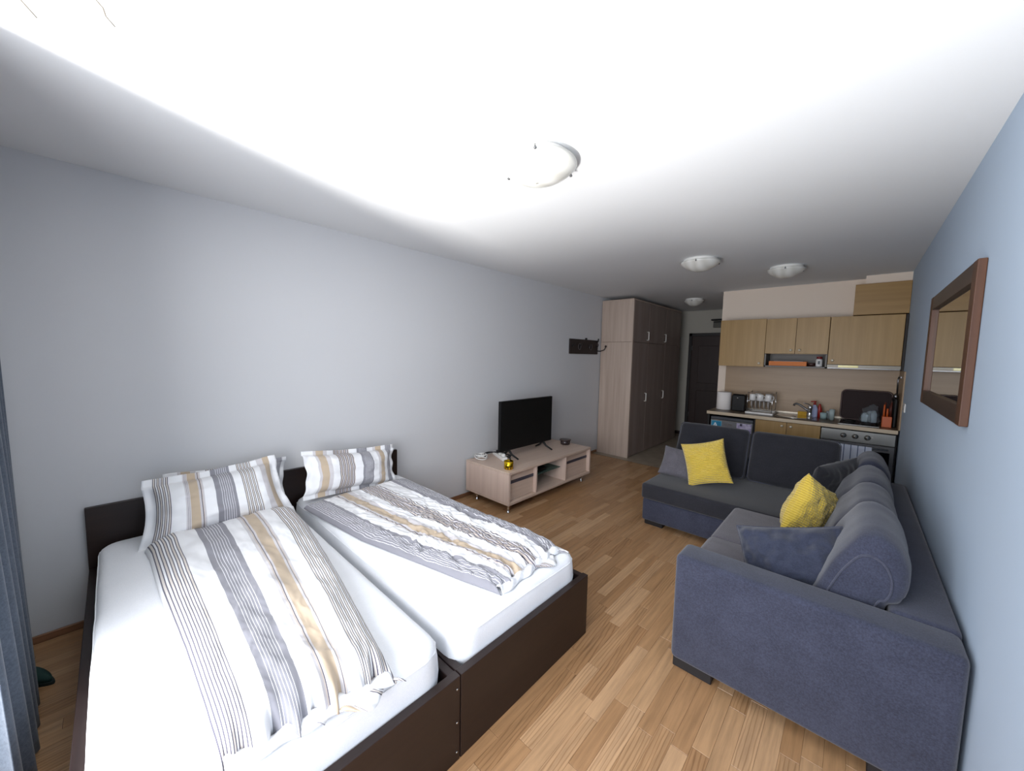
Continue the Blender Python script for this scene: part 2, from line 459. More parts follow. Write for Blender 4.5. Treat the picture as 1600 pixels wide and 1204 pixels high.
# entrance door
dr = struct(box('door_1', .60, 1.50, YD-.03, YD, .0, 2.06, DOORB, bev=.003))
boxes('door_frame', [(.55, .61, YD-.05, YD, 0, 2.1), (1.49, 1.55, YD-.05, YD, 0, 2.1), (.55, 1.55, YD-.05, YD, 2.04, 2.1)], plain('door_frame_dark', srgb(24, 18, 18), .5), dr, .004)
for z0, z1 in ((.25, .95), (1.1, 1.85)): boxes('door_panel', [(.74, 1.36, YD-.04, YD-.028, z0, z1)], DOORB, dr, .006)
for z in (.4, 1.76): box('hinge', .612, .622, YD-.055, YD-.03, z, z+.09, STEELD, dr)
tube('door_handle', [(1.40, YD-.03, 1.02), (1.40, YD-.08, 1.02), (1.30, YD-.08, 1.02)], .009, STEELD, dr)
t = thing('meter_box', 'small grey box with black ledge high above the entrance door', 'box', (1.06, YD, 2.2))
box('housing', .99, 1.22, YD-.07, YD, 2.2, 2.30, plain('grey_box', srgb(92, 90, 84), .6), t)
box('ledge', .96, 1.25, YD-.12, YD, 2.335, 2.36, BLACK, t)
box('lip', 1.0, 1.22, YD-.1, YD, 2.30, 2.318, BLACK, t)

# ------------------------------------------------------------------ ceiling lamps
def lamp(x, y, r, label, rot=0):
    t = thing('ceiling_lamp', label, 'lamp', (x, y, RH), 'round glass lamps on the ceiling')
    lathe('base_plate', [(r*.86, 0), (r*.86, -.018), (r*.80, -.024)], (x, y, RH), WHITE, t, 40)
    prof = []
    R = r; dep = .085
    for k in range(0, 15):
        a = k/14; rr = R*(1-a); prof.append((max(rr, 0.0001), -.03 - dep*(1-(rr/R)**2)**.9*1.0))
    inner = [(max(p[0]-.002, .0001), p[1]+.005) for p in prof[::-1]]
    lathe('glass_shade', prof+inner, (x, y, RH), OPAL, t, 48)
    for k in range(3):
        a = rot + k*2*PI/3
        cx, cy = x+math.cos(a)*r*.975, y+math.sin(a)*r*.975
        bm = bmesh.new()
        add_lathe(bm, [(.0001, -.048), (.006, -.046), (.008, -.04), (.004, -.036), (.004, -.026)], (cx, cy, RH), 10)
        link('clip', bm_mesh(bm), STEELD, t, True)
lamp(1.893, 1.475, .19, 'nearest and largest round frosted glass ceiling lamp above the beds', math.atan2(1.32-1.475, 2.0-1.893))
lamp(1.92, 3.95, .178, 'round frosted glass ceiling lamp in the middle of the room, left of another', .6)
lamp(2.505, 4.78, .165, 'round frosted glass ceiling lamp in front of the kitchen wall cabinets', .6)
lamp(1.10, 6.47, .15, 'small round ceiling lamp in the dark entrance hall', .6)

# ------------------------------------------------------------------ curtain
def curtain():
    nu, nv = 260, 40
    U = np.linspace(0, 1, nu)[:, None]*np.ones((1, nv)); V = np.ones((nu, 1))*np.linspace(0, 1, nv)[None]
    x = .03 + U*1.19 + .012*np.sin(V*3+U*9)
    z = .015 + V*2.43
    y = -.398 + .172*U*(1-.35*U**3)*(1-V)**.8 + (.018+.010*(1-V))*(1-.5*U**2)*np.sin(U*2*PI*9 + .7*np.sin(V*2.2) + 1.1*np.sin(U*7)) + .006*np.sin(U*2*PI*17+2+V)
    P = np.stack([x, y, z], -1); me = grid_mesh(P, np.stack([U, V], -1))
    t = thing('curtain', 'blue grey floor-length curtain hanging at the left edge beside the bed', 'curtain', (.6, -.4, 0))
    o = link('cloth', me, CURT, t, True); md = o.modifiers.new('s', 'SOLIDIFY'); md.thickness = .003
    box('curtain_rail', .02, 3.4, -.43, -.40, 2.49, 2.545, WHITE, t)
    for k in range(8): box('curtain_hook', .05+k*.15, .056+k*.15, -.42, -.414, 2.44, 2.49, WHITE, t, bev=0)
curtain()
# slipper peeking from behind the curtain
def slipper():
    t = thing('slipper', 'dark green pointed toe poking out from behind the curtain on the floor', 'slipper', (.36, -.32, 0))
    n = 28
    bm = bmesh.new()
    prof = lambda k: (.5*(1-math.cos(2*PI*k/n)))
    pts = []
    for k in range(n):
        a = 2*PI*k/n; lx = .045*math.cos(a)*(1-.45*math.sin(a)); ly = .125*math.sin(a)
        pts.append((lx, ly))
    def w(lx, ly, z): 
        c, s = math.cos(-.9), math.sin(-.9); return (.37+lx*c-ly*s-.02, -.335+lx*s+ly*c, z)
    for (z0, z1, sc, nm) in ((0, .014, 1.0, 'sole'), (.014, .05, .9, 'upper')):
        bm = bmesh.new(); rings = []
        for kk, f in ((0, 1.0), (.6, .97), (.9, .7), (1.0, .35)) if nm == 'upper' else ((0, .98), (.5, 1.0), (1.0, .98)):
            rings.append([bm.verts.new(w(p[0]*sc*f, p[1]*sc*f, z0+(z1-z0)*kk)) for p in pts])
        for a, b in zip(rings, rings[1:]):
            for k in range(n): bm.faces.new((a[k], a[(k+1)%n], b[(k+1)%n], b[k]))
        bm.faces.new(rings[0][::-1]); bm.faces.new(rings[-1])
        link(nm, bm_mesh(bm), plain('slipper_'+nm, srgb(30, 62, 58) if nm == 'upper' else srgb(22, 38, 38), .7), t, nm == 'upper')
slipper()

# ------------------------------------------------------------------ beds
FT = .035
def bedframe(y0, y1, hbl, label, hy0, hy1):
    t = thing('bed', label, 'bed', (1.03, (y0+y1)/2, 0), 'dark bed frames')
    g_ = .0015
    ft = box('footboard', 2.076-FT, 2.076, y0+g_, y1-g_, .0, .351, WENGE, t, bev=.0015)
    box('side_rail', .04, 2.04, y0+g_, y0+FT, .02, .345, WENGE_X, t)
    box('side_rail', .04, 2.04, y1-FT, y1-g_, .02, .345, WENGE_X, t)
    box('headboard', .006, .036, hy0, hy1, .0, .69, WENGE, t, bev=.0015)
    for k in range(12): box('slat', .1+k*.16, .17+k*.16, y0+FT, y1-FT, .27, .285, BIRCH_Y, t, bev=0)
    return t, ft
b1, f1 = bedframe(-.145, .861, 0, 'dark wenge bed frame nearest the curtain, with visible screws at the foot', -.145, .755)
b2, f2 = bedframe(.863, 1.79, 0, 'dark wenge bed frame farther from the curtain, nearer the television', .76, 1.765)
for z in (.303, .164, .04):
    lathe('screw', [(.0001, .0035), (.003, .0033), (.0045, .002), (.0045, 0)], (2.0762, .845, z), STEEL, f1, 12, 'x')

def mattress(y0, y1, label, seed):
    t = thing('mattress', label, 'mattress', (1.03, (y0+y1)/2, .285), 'mattresses in white fitted sheets')
    x0, x1 = .05, 2.035
    nu, ra = 200, .09
    # rounded rectangle outline
    out = []
    for (cx, cy, a0) in ((x1-ra, y1-ra, 0), (x0+ra, y1-ra, 90), (x0+ra, y0+ra, 180), (x1-ra, y0+ra, 270)):
        for k in range(13):
            a = math.radians(a0+k*90/12); out.append((cx+ra*math.cos(a), cy+ra*math.sin(a)))
    out = np.array(out+[out[0]]); out = interp(out, np.linspace(0, 1, nu+1))[:-1]
    c = np.array([(x0+x1)/2, (y0+y1)/2])
    rings = []
    for (ins, z) in ((.012, .287), (.0, .31), (-.004, .36), (0, .42), (.004, .448), (.013, .466), (.028, .477), (.05, .481)):
        d = out-c; L = np.abs(d); nrm = d/np.linalg.norm(d, axis=1)[:, None]
        p = out.copy()
        p[:, 0] -= np.sign(d[:, 0])*ins*np.clip((L[:, 0]-(x1-x0)/2+ra)/ra, 0, 1); p[:, 1] -= np.sign(d[:, 1])*ins*np.clip((L[:, 1]-(y1-y0)/2+ra)/ra, 0, 1)
        zz = np.full(nu, z) 
        wr = np.array([noise.noise(Vector((q[0]*7, q[1]*7, z*16+seed))) for q in out])
        zz = zz+ (wr*.004 if z < .47 else wr*.001); p += nrm*(wr[:, None]*(.004 if z < .47 else 0.001))
        rings.append(np.c_[p, zz])
    me = bpy.data.meshes.new('m'); V = np.concatenate(rings).tolist(); F = []
    nr = len(rings)
    for r in range(nr-1):
        for k in range(nu): F.append([r*nu+k, r*nu+(k+1)%nu, (r+1)*nu+(k+1)%nu, (r+1)*nu+k])
    # top: concentric shrink toward a spine
    last = rings[-1]
    for q in (.8, .6, .4, .2, .02):
        p = last.copy(); p[:, 0] = c[0]+(last[:, 0]-c[0])*(1-(1-q)*.45); p[:, 1] = c[1]+(last[:, 1]-c[1])*q
        wr = np.array([noise.noise(Vector((v[0]*2.2, v[1]*9, seed*3))) for v in p])
        p[:, 2] = .482+wr*.0035
        b = len(V); V += p.tolist()
        for k in range(nu): F.append([b-nu+k, b-nu+(k+1)%nu, b+(k+1)%nu, b+k])
    F.append([len(V)-nu+k for k in range(nu)]); F.append([k for k in range(nu)][::-1])
    me.from_pydata(V, [], F)
    link('fitted_sheet', me, SHEETM, t, True)
    # elastic hem and piping line round the top edge
    pts = [(p[0], p[1], .452) for p in rings[4]]
    tube('seam', [Vector(q) for q in pts[::2]], .0022, SHEETM, t, 5, True)
    # a few raised creases fanning from the foot corner
    return t
m1_ = mattress(-.105, .825, 'mattress in white fitted sheet nearest the curtain, under the smooth striped duvet', 1)
m2_ = mattress(.882, 1.752, 'mattress in white fitted sheet nearer the television, under the crumpled duvet', 5)

def duvet(name, label, Lp, Rp, mat, thick, wr, seed, ztop=.484, gather=0, flap=True):
    nu, nv = 120, 200
    u = np.linspace(0, 1, nu); v = np.linspace(0, 1, nv)
    L = interp(Lp, v); Rr = interp(Rp, v)
    P = np.zeros((nu, nv, 3)); UV = np.zeros((nu, nv, 2))
    for i in range(nu):
        P[i, :, :2] = L+(Rr-L)*u[i]
        UV[i, :, 0] = u[i]; UV[i, :, 1] = v
    Uu = u[:, None]*np.ones((1, nv)); Vv = np.ones((nu, 1))*v[None]
    eu = np.minimum(Uu, 1-Uu); ev = np.minimum(Vv+.02, 1-Vv)
    body = (1-np.exp(-eu/.045))*(1-np.exp(-ev/.022))
    edge = np.clip(eu/.02, 0, 1)**.5*np.clip(ev/.012, 0, 1)**.5
    n1 = fbm(np.stack([P[..., 0]*1.2, P[..., 1]*2.6, P[..., 0]*0], -1), 3.0, seed, 3)
    Q = np.stack([P[..., 0]+.08*n1, P[..., 1]+.06*n1, P[..., 0]*0], -1)
    n2 = fbm(np.stack([Q[..., 0]*.6+Q[..., 1]*.9, Q[..., 1]*1.7-Q[..., 0]*.5, Q[..., 2]], -1), 8.0, seed+3, 4)
    ridge = 1-np.abs(n2)*2.2
    n3 = fbm(Q*np.array([1.0, 1.6, 1]), 22.0, seed+8, 3)
    amt = wr*(.35+.65*smoothstep(.1, .8, Vv))
    h = thick*body*(1+.25*n1) + amt*(.5*np.clip(ridge, -1, 1)+.25*n3)*edge*body
    # gathered folds at the foot end
    foot = np.exp(-(1-Vv)/.05)
    h += gather*foot*np.sin(Uu*2*PI*15+4*n1)*.5*edge
    h += .010*edge
    P[..., 2] = ztop+np.maximum(h, .002)
    P[..., 0] += foot*(.020*np.sin(Uu*2*PI*5+seed)+.012*np.sin(Uu*2*PI*13+1.7))*(1 if gather else .6)
    UV[..., 0] = np.clip(Uu+.012*n1*amt/.02, 0.003, .997)
    t = thing(name, label, 'duvet', (float(P[..., 0].mean()), float(P[..., 1].mean()), ztop), 'striped duvets')
    me = grid_mesh(P, UV)
    # closed underside
    o = link('cover', me, mat, t, True)
    md = o.modifiers.new('s', 'SOLIDIFY'); md.thickness = .004; md.offset = 1
    if flap:
        # open hem of the cover, a white strip and a thin lower layer below the foot edge
        k = np.linspace(.02, .98, 90); A = L[-1]; B = Rr[-1]
        rows = []
        for j, (dx, z) in enumerate(((-.025, .014), (.004, .024), (.014, .018), (.020, .009), (.026, .003))):
            rows.append(np.stack([A[0]+(B[0]-A[0])*k+dx+.006*np.sin(k*23+seed+j*.5), A[1]+(B[1]-A[1])*k, ztop+z+.006*np.sin(k*41+j)*(z > .005)], -1))
        G = np.stack(rows, 1)
        uvh = np.stack([k[:, None]*np.ones((1, 5)), np.ones((90, 1))*np.linspace(0, 1, 5)[None]], -1)
        hm = link('open_hem', grid_mesh(G, uvh), SHEETM, t, True); md = hm.modifiers.new('s', 'SOLIDIFY'); md.thickness = .002
        rows = []
        k = np.linspace(.45, .99, 60)
        for j, (dx, z) in enumerate(((0, .004), (.04, .010), (.062, .008), (.08, .003))):
            rows.append(np.stack([A[0]+(B[0]-A[0])*k+dx*(.6+.4*np.sin(k*17+seed)), A[1]+(B[1]-A[1])*k+.01*j, ztop+z+.004*np.sin(k*70+j)*(z > .005)], -1))
        G = np.stack(rows, 1); uvh = np.stack([k[:, None]*np.ones((1, 4)), np.ones((60, 1))*np.linspace(0, 1, 4)[None]], -1)
        hm = link('under_layer', grid_mesh(G, uvh), mat, t, True); md = hm.modifiers.new('s', 'SOLIDIFY'); md.thickness = .002
    return t
duvet('duvet', 'smooth striped duvet with broad grey and tan bands on the bed nearest the curtain',
      [(.36, .07), (.48, .082), (.93, .095), (1.42, .122), (1.77, .135), (1.97, .14)],
      [(.34, .80), (.70, .785), (1.21, .725), (1.76, .645), (1.95, .615), (2.03, .60)], S_DUV1, .075, .006, 2, gather=.012)
duvet('duvet', 'crumpled striped duvet with grey edges on the bed nearer the television',
      [(.34, .865), (.44, .872), (1.06, .945), (1.49, 1.045), (1.77, 1.11), (1.97, 1.17)],
      [(.30, 1.69), (.93, 1.69), (1.35, 1.70), (1.66, 1.715), (1.86, 1.71), (1.93, 1.68)], S_DUV2, .030, .034, 9, gather=.03)

def pillow(name, label, cat, c, w, h, t, ax_u, ax_v, mat, seed=0, flange=0, pinch=.07, wr=.012, group=None, piping=None, N=60, sag=0, taper=0):
    """c centre, ax_u width direction, ax_v height direction"""
    ax_u = Vector(ax_u).normalized(); ax_v = Vector(ax_v); ax_v = (ax_v-ax_u*ax_v.dot(ax_u)).normalized(); ax_n = ax_u.cross(ax_v)
    fl = flange
    lim_u = 1+fl/(w/2); lim_v = 1+fl/(h/2)
    uu = np.linspace(-1, 1, N); vv = np.linspace(-1, 1, N)
    def surf(side):
        P = np.zeros((N, N, 3)); UV = np.zeros((N, N, 2))
        for i, a in enumerate(uu):
            for j, b in enumerate(vv):
                a2, b2 = a*lim_u, b*lim_v
                ai, bi = min(abs(a2), 1), min(abs(b2), 1)
                x = a2*w/2*(1-pinch*(1-bi*bi)*ai); y = b2*h/2*(1-pinch*(1-ai*ai)*bi)
                th = t/2*((1-ai**2.6)*(1-bi**2.6))**.5
                p3 = Vector((a*2.1+seed, b*2.1, side*2+seed))
                nn = noise.fractal(p3, 1, 2, 3)
                n2 = noise.noise(Vector((a*5+seed, b*3, seed+side)))
                edgew = math.exp(-((1-ai)/.3)) + math.exp(-((1-bi)/.3))
                th = max(th*(1+.15*nn)+wr*(n2*.6+nn*.3)*(.4+edgew)*min(1, (1-ai)*9)*min(1, (1-bi)*9), .0015)
                rp = 0
                if fl and (abs(a2) > 1 or abs(b2) > 1):
                    rp = .012*math.sin((a if abs(b2) > 1 else b)*9+seed*2)
                q = Vector((x*(1-taper*(b+1)/2), y, side*th+rp))
                q.y -= sag*(1-bi*bi)*0
                if sag: q.z += -sag*(a2*a2)*.5
                P[i, j] = c[0], c[1], c[2]
                P[i, j] += np.array(ax_u*q.x+ax_v*q.y+ax_n*q.z)
                UV[i, j] = (a+1)/2, (b+1)/2
        return P, UV
    Pf, UV = surf(1); Pb, _ = surf(-1)
    idx = np.arange(N*N).reshape(N, N)
    Ff = np.stack([idx[:-1,:-1], idx[1:,:-1], idx[1:,1:], idx[:-1,1:]], -1).reshape(-1, 4)
    Fb = Ff[:, ::-1]+N*N
    rim = [(idx[k, 0], idx[k+1, 0]) for k in range(N-1)] + [(idx[N-1, k], idx[N-1, k+1]) for k in range(N-1)] + [(idx[k+1, N-1], idx[k, N-1]) for k in range(N-1)] + [(idx[0, k+1], idx[0, k]) for k in range(N-1)]
    Fr = [(b, a, a+N*N, b+N*N) for a, b in rim]
    F = np.concatenate([Ff, Fb, np.array(Fr)])
    me = bpy.data.meshes.new('p'); me.from_pydata(np.concatenate([Pf.reshape(-1, 3), Pb.reshape(-1, 3)]).tolist(), [], F.tolist())
    ul = me.uv_layers.new(name='UVMap'); UU = np.concatenate([UV.reshape(-1, 2)]*2)
    ul.data.foreach_set('uv', UU[F.ravel()].astype('f').ravel())
    root = thing(name, label, cat, (c[0], c[1], float(min(Pf[..., 2].min(), Pb[..., 2].min()))), group)
    link('cover', me, mat, root, True)
    if piping:
        pts = []
        for side_pts in ([(i, 0) for i in range(0, N, 3)], [(N-1, j) for j in range(0, N, 3)], [(i, N-1) for i in range(N-1, 0, -3)], [(0, j) for j in range(N-1, 0, -3)]):
            for i, j in side_pts: pts.append(Vector((Pf[i, j]+Pb[i, j])/2))
        tube('piping', pts, .004, piping, root, 6, True)
    return root
# bed pillows lean on the headboards
pillow('bed_pillow', 'back pillow of the bed nearest the curtain, hidden except its striped edge', 'pillow', (.10, .50, .635), .60, .31, .09, (0, 1, -.02), (-.10, 0, 1), S_PIL2, 31, .03, group='striped bed pillows')
pillow('bed_pillow', 'striped pillow with wide border leaning on the headboard nearest the curtain', 'pillow', (.27, .415, .655), .68, .33, .27, (.02, 1, .05), (-.42, .04, 1), S_PIL1, 3, .045, taper=.15, group='striped bed pillows')
pillow('bed_pillow', 'striped pillow leaning on the headboard nearer the television', 'pillow', (.235, 1.265, .655), .68, .28, .20, (-.05, 1, -.10), (-.32, 0, 1), S_PIL2, 13, .035, group='striped bed pillows')

# ------------------------------------------------------------------ television stand
def tvstand():
    x0, x1, y0, y1, z0, z1 = .03, .682, 2.605, 4.135, .09, .43
    t = thing('tv_stand', 'low pale birch television bench with drawers and an open middle', 'tv stand', ((x0+x1)/2, (y0+y1)/2, 0))
    T = .026
    box('top_panel', x0, x1, y0, y1, z1-T, z1, BIRCH_Y, t)
    box('bottom_panel', x0, x1, y0, y1, z0, z0+T, BIRCH_Y, t)
    for ya in (y0, y1-T): box('side_panel', x0, x1, ya, ya+T, z0+T, z1-T, BIRCH, t)
    D = (3.05, 3.60)
    for ya in D: box('divider', x0+.02, x1-.008, ya-.011, ya+.011, z0+T, z1-T, BIRCH, t)
    box('back_panel', x0, x0+.01, y0+T, y1-T, z0+T, z1-T, BIRCH_Y, t)
    GRV = plain('aluminium_grey', srgb(84, 84, 98), .4, .5)
    for a, b in ((y0+T, D[0]-.011), (D[1]+.011, y1-T)):
        zm = .292
        box('drawer', x0+.03, x1-.045, a+.003, b-.003, z0+T+.004, zm, BIRCH_Y, t)
        box('drawer', x0+.03, x1-.045, a+.003, b-.003, zm+.032, z1-T-.004, BIRCH_Y, t)
        box('handle_groove', x1-.055, x1-.040, a+.003, b-.003, zm, zm+.032, GRV, t)
    box('glass_shelf', x0+.02, x1-.08, D[0]+.011, D[1]-.011, .268, .274, glassy('green_glass', (.25, .4, .36, 1), .3), t)
    for xa, ya in ((x0+.12, y0+.06), (x1-.05, y0+.05), (x0+.12, y1-.09), (x1-.05, y1-.13)):
        lathe('leg', [(.018, z0), (.018, z0-.006), (.011, z0-.009), (.011, .008), (.016, .005), (.016, 0)], (xa, ya, 0), CHROME, t, 14)
    bx = thing('receiver_box', 'small black box on the glass shelf of the television bench', 'box', (.40, 3.32, .274))
    box('casing', .24, .56, 3.10, 3.38, .275, .305, BLACK, bx, .003)
    box('front_strip', .558, .562, 3.12, 3.36, .281, .298, GLOSSB, bx, 0)
tvstand()
def tv():
    t = thing('television', 'black flat screen television standing on the birch bench', 'television', (.315, 3.29, .43))
    box('casing', .292, .328, 2.832, 3.757, .523, 1.082, BLACK, t, .004, 2)
    box('screen', .3275, .330, 2.840, 3.749, .538, 1.075, plain('tv_screen', srgb(20, 20, 20), .45, spec=.2), t, .0005)
    for yc in (2.98, 3.60):
        bm = bmesh.new()
        for q in (-1, 1):
            add_tube(bm, [(.31, yc, .535), (.31+q*.05, yc+.01, .478), (.31+q*.13, yc+.03, .438)], [.016, .012, .009], 8)
        link('foot', bm_mesh(bm), BLACKM, t, True)
    box('rear_housing', .255, .292, 2.96, 3.62, .57, .87, BLACK, t, .01, 2)
tv()
def wig(a, b, n=14, amp=.03, seed=0, z=.4):
    r = random.Random(seed); P = []
    for k in range(n+1):
        f = k/n; P.append((a[0]+(b[0]-a[0])*f+amp*math.sin(f*9+seed)*math.sin(PI*f), a[1]+(b[1]-a[1])*f+amp*math.cos(f*7+seed)*math.sin(PI*f), max(z+.004, a[2]+(b[2]-a[2])*f+.028*abs(math.sin(f*6+seed*.7))*math.sin(PI*f))))
    return P
t = thing('power_strip', 'white power strip with plugs at the left end of the television bench', 'power strip', (.20, 2.93, .43))
Ms = Matrix.Translation((.23, 2.93, .43)) @ Matrix.Rotation(1.15, 4, 'Z')
box('housing', -.03, .03, -.16, .16, .002, .042, WHITE, t, .006, 2, M=Ms)
for k in range(3):
    box('plug', -.018, .018, -.12+k*.08, -.08+k*.08, .042, .072 if k != 1 else .06, BLACK if k == 2 else WHITE, t, .005, 2, M=Ms)
def loop(c, rx, ry, z, n=26, ph=0, turns=2, lift=.02):
    return [(c[0]+rx*(1-.3*(k/n))*math.cos(2*PI*k/n*turns+ph), c[1]+ry*(1-.25*(k/n))*math.sin(2*PI*k/n*turns+ph)+.02*k/n, z+.006+lift*(1+math.sin(2*PI*k/n*turns*.77+ph))+.012*k/n) for k in range(n+1)]
tag(tube('cable', loop((.12, 2.74, 0), .075, .07, .43, 70, turns=4), .0055, WHITE), 'white coiled cable at the left end of the television bench', 'cable')
tag(tube('cable', wig((.08, 2.80, .46), (.30, 3.02, .46), 30, .07, 3, .43), .006, BLACKM), 'black tangled cable between the coiled white cable and the television', 'cable')
tag(tube('cable', wig((.13, 2.78, .45), (.22, 2.98, .48), 24, .055, 8, .43), .0045, BLACKM), 'thin black cable looping behind the power strip', 'cable')
t = thing('candle_cup', 'shiny gold cup on the front corner of the television bench', 'cup', (.585, 2.70, .43))
GOLD = plain('gold_metal', srgb(232, 190, 40), .12, 1.0)
lathe('cup', [(.0001, .002), (.045, .002), (.048, .006), (.049, .085), (.0475, .085), (.046, .010), (.0001, .008)], (.585, 2.70, .43), GOLD, t, 10)
lathe('wax', [(.0001, .07), (.0462, .068), (.0462, .009)], (.585, 2.70, .43), BLACKM, t)
tag(tube('remote_cable', wig((.36, 2.93, .47), (.585, 2.72, .525), 12, .02, 5, .43), .008, BLACKM), 'short thick black cord lying over the gold cup', 'cable')
t = thing('glass_jar', 'low dark glass bowl with lid at the far end of the television bench', 'bowl', (.37, 4.02, .43))
DG = plain('smoked_glass', srgb(52, 42, 42), .12)
lathe('bowl', [(.0001, .003), (.054, .003), (.062, .008), (.064, .058), (.060, .058), (.056, .01), (.0001, .008)], (.37, 4.01, .43), DG, t)
lathe('rim', [(.062, .058), (.074, .059), (.074, .068), (.058, .070), (.0001, .071)], (.37, 4.01, .43), plain('jar_lid_dark', srgb(64, 52, 50), .3), t)

# ------------------------------------------------------------------ wall key rack
t = thing('hook_board', 'dark wooden hook board with metal rings on the left wall before the wardrobe', 'hook board', (0, 4.95, 1.625))
box('board', .001, .022, 4.56, 5.355, 1.625, 1.845, plain('rack_wood', srgb(38, 28, 26), .6), t, .003)
for yc in (4.63, 4.82, 5.08, 5.30):
    hk = lathe('hook_plate', [(.0001, .006), (.018, .005), (.020, 0)], (.022, yc, 1.74), BLACKM, t, 14, 'x')
    tube('hook', [(.026, yc, 1.75), (.05, yc, 1.745), (.066, yc, 1.765), (.06, yc, 1.79)], .005, BLACKM, hk)
for yc in (4.80, 5.12):
    tube('ring', [(.034, yc+.035*math.sin(a*PI/9), 1.735+.045*math.cos(a*PI/9)) for a in range(18)], .0045, plain('ring_metal', srgb(110, 108, 108), .35, .8), t, 6, True)
lathe('finial', [(.0001, .03), (.014, .026), (.02, .012), (.012, .002)], (.012, 5.01, 1.845), BLACKM, t, 12)
tube('hook_arm', [(.024, 5.33, 1.68), (.05, 5.38, 1.675), (.10, 5.42, 1.70), (.12, 5.43, 1.74)], .007, BLACKM, t)
lathe('hook_arm_knob', [(.0001, -.018), (.013, -.012), (.018, 0), (.013, .012), (.0001, .018)], (.12, 5.43, 1.755), BLACKM, t, 12)
tube('hook_post', [(.018, 5.31, 1.82), (.045, 5.315, 1.83), (.05, 5.318, 1.875)], .011, BLACKM, t)

# ------------------------------------------------------------------ wardrobe
HANDLE = plain('pale_handle', srgb(225, 222, 215), .35)
def wardrobe():
    x1, y0, y1 = .553, 5.467, 7.54
    t = thing('wardrobe', 'tall pale wood wardrobe with four doors in the hall corner', 'wardrobe', (.28, 6.5, 0))
    box('side_panel', .012, x1-.004, y0, y0+.022, .0, 1.825, WARD, t)
    box('upper_side_panel', .012, x1-.004, y0, y0+.022, 1.829, 2.47, WARD, t)
    box('side_panel', .012, x1-.004, y1-.022, y1, .0, 2.47, WARD, t)
    box('top_panel', .012, x1-.004, y0, y1, 2.47, 2.49, WARD, t)
    box('plinth', .02, x1-.03, y0+.022, y1-.022, 0, .05, WARD_D, t)
    box('carcass', .012, x1-.025, y0+.03, y1-.03, .05, 2.465, WARD_D, t)
    ys = [y0+.022, 6.06, 6.80, y1-.02]
    box('filler_panel', x1-.02, x1-.001, y0+.003, y0+.03, .0, 2.47, WARD, t)
    for k in range(3):
        a, b = ys[k]+.004, ys[k+1]-.003
        d = box('door', x1-.018, x1, a, b, .012, 1.822, WARD_D, t)
        d2 = box('upper_door', x1-.018, x1, a, b, 1.83, 2.465, WARD_D, t)
        if k < 2:
            hy = b-.055
            for dd, z0 in ((d, .87), (d2, 1.875)):
                tube('handle', [(x1, hy, z0), (x1+.028, hy, z0), (x1+.028, hy, z0+.13), (x1, hy, z0+.13)], .008, HANDLE, dd, 8)
wardrobe()

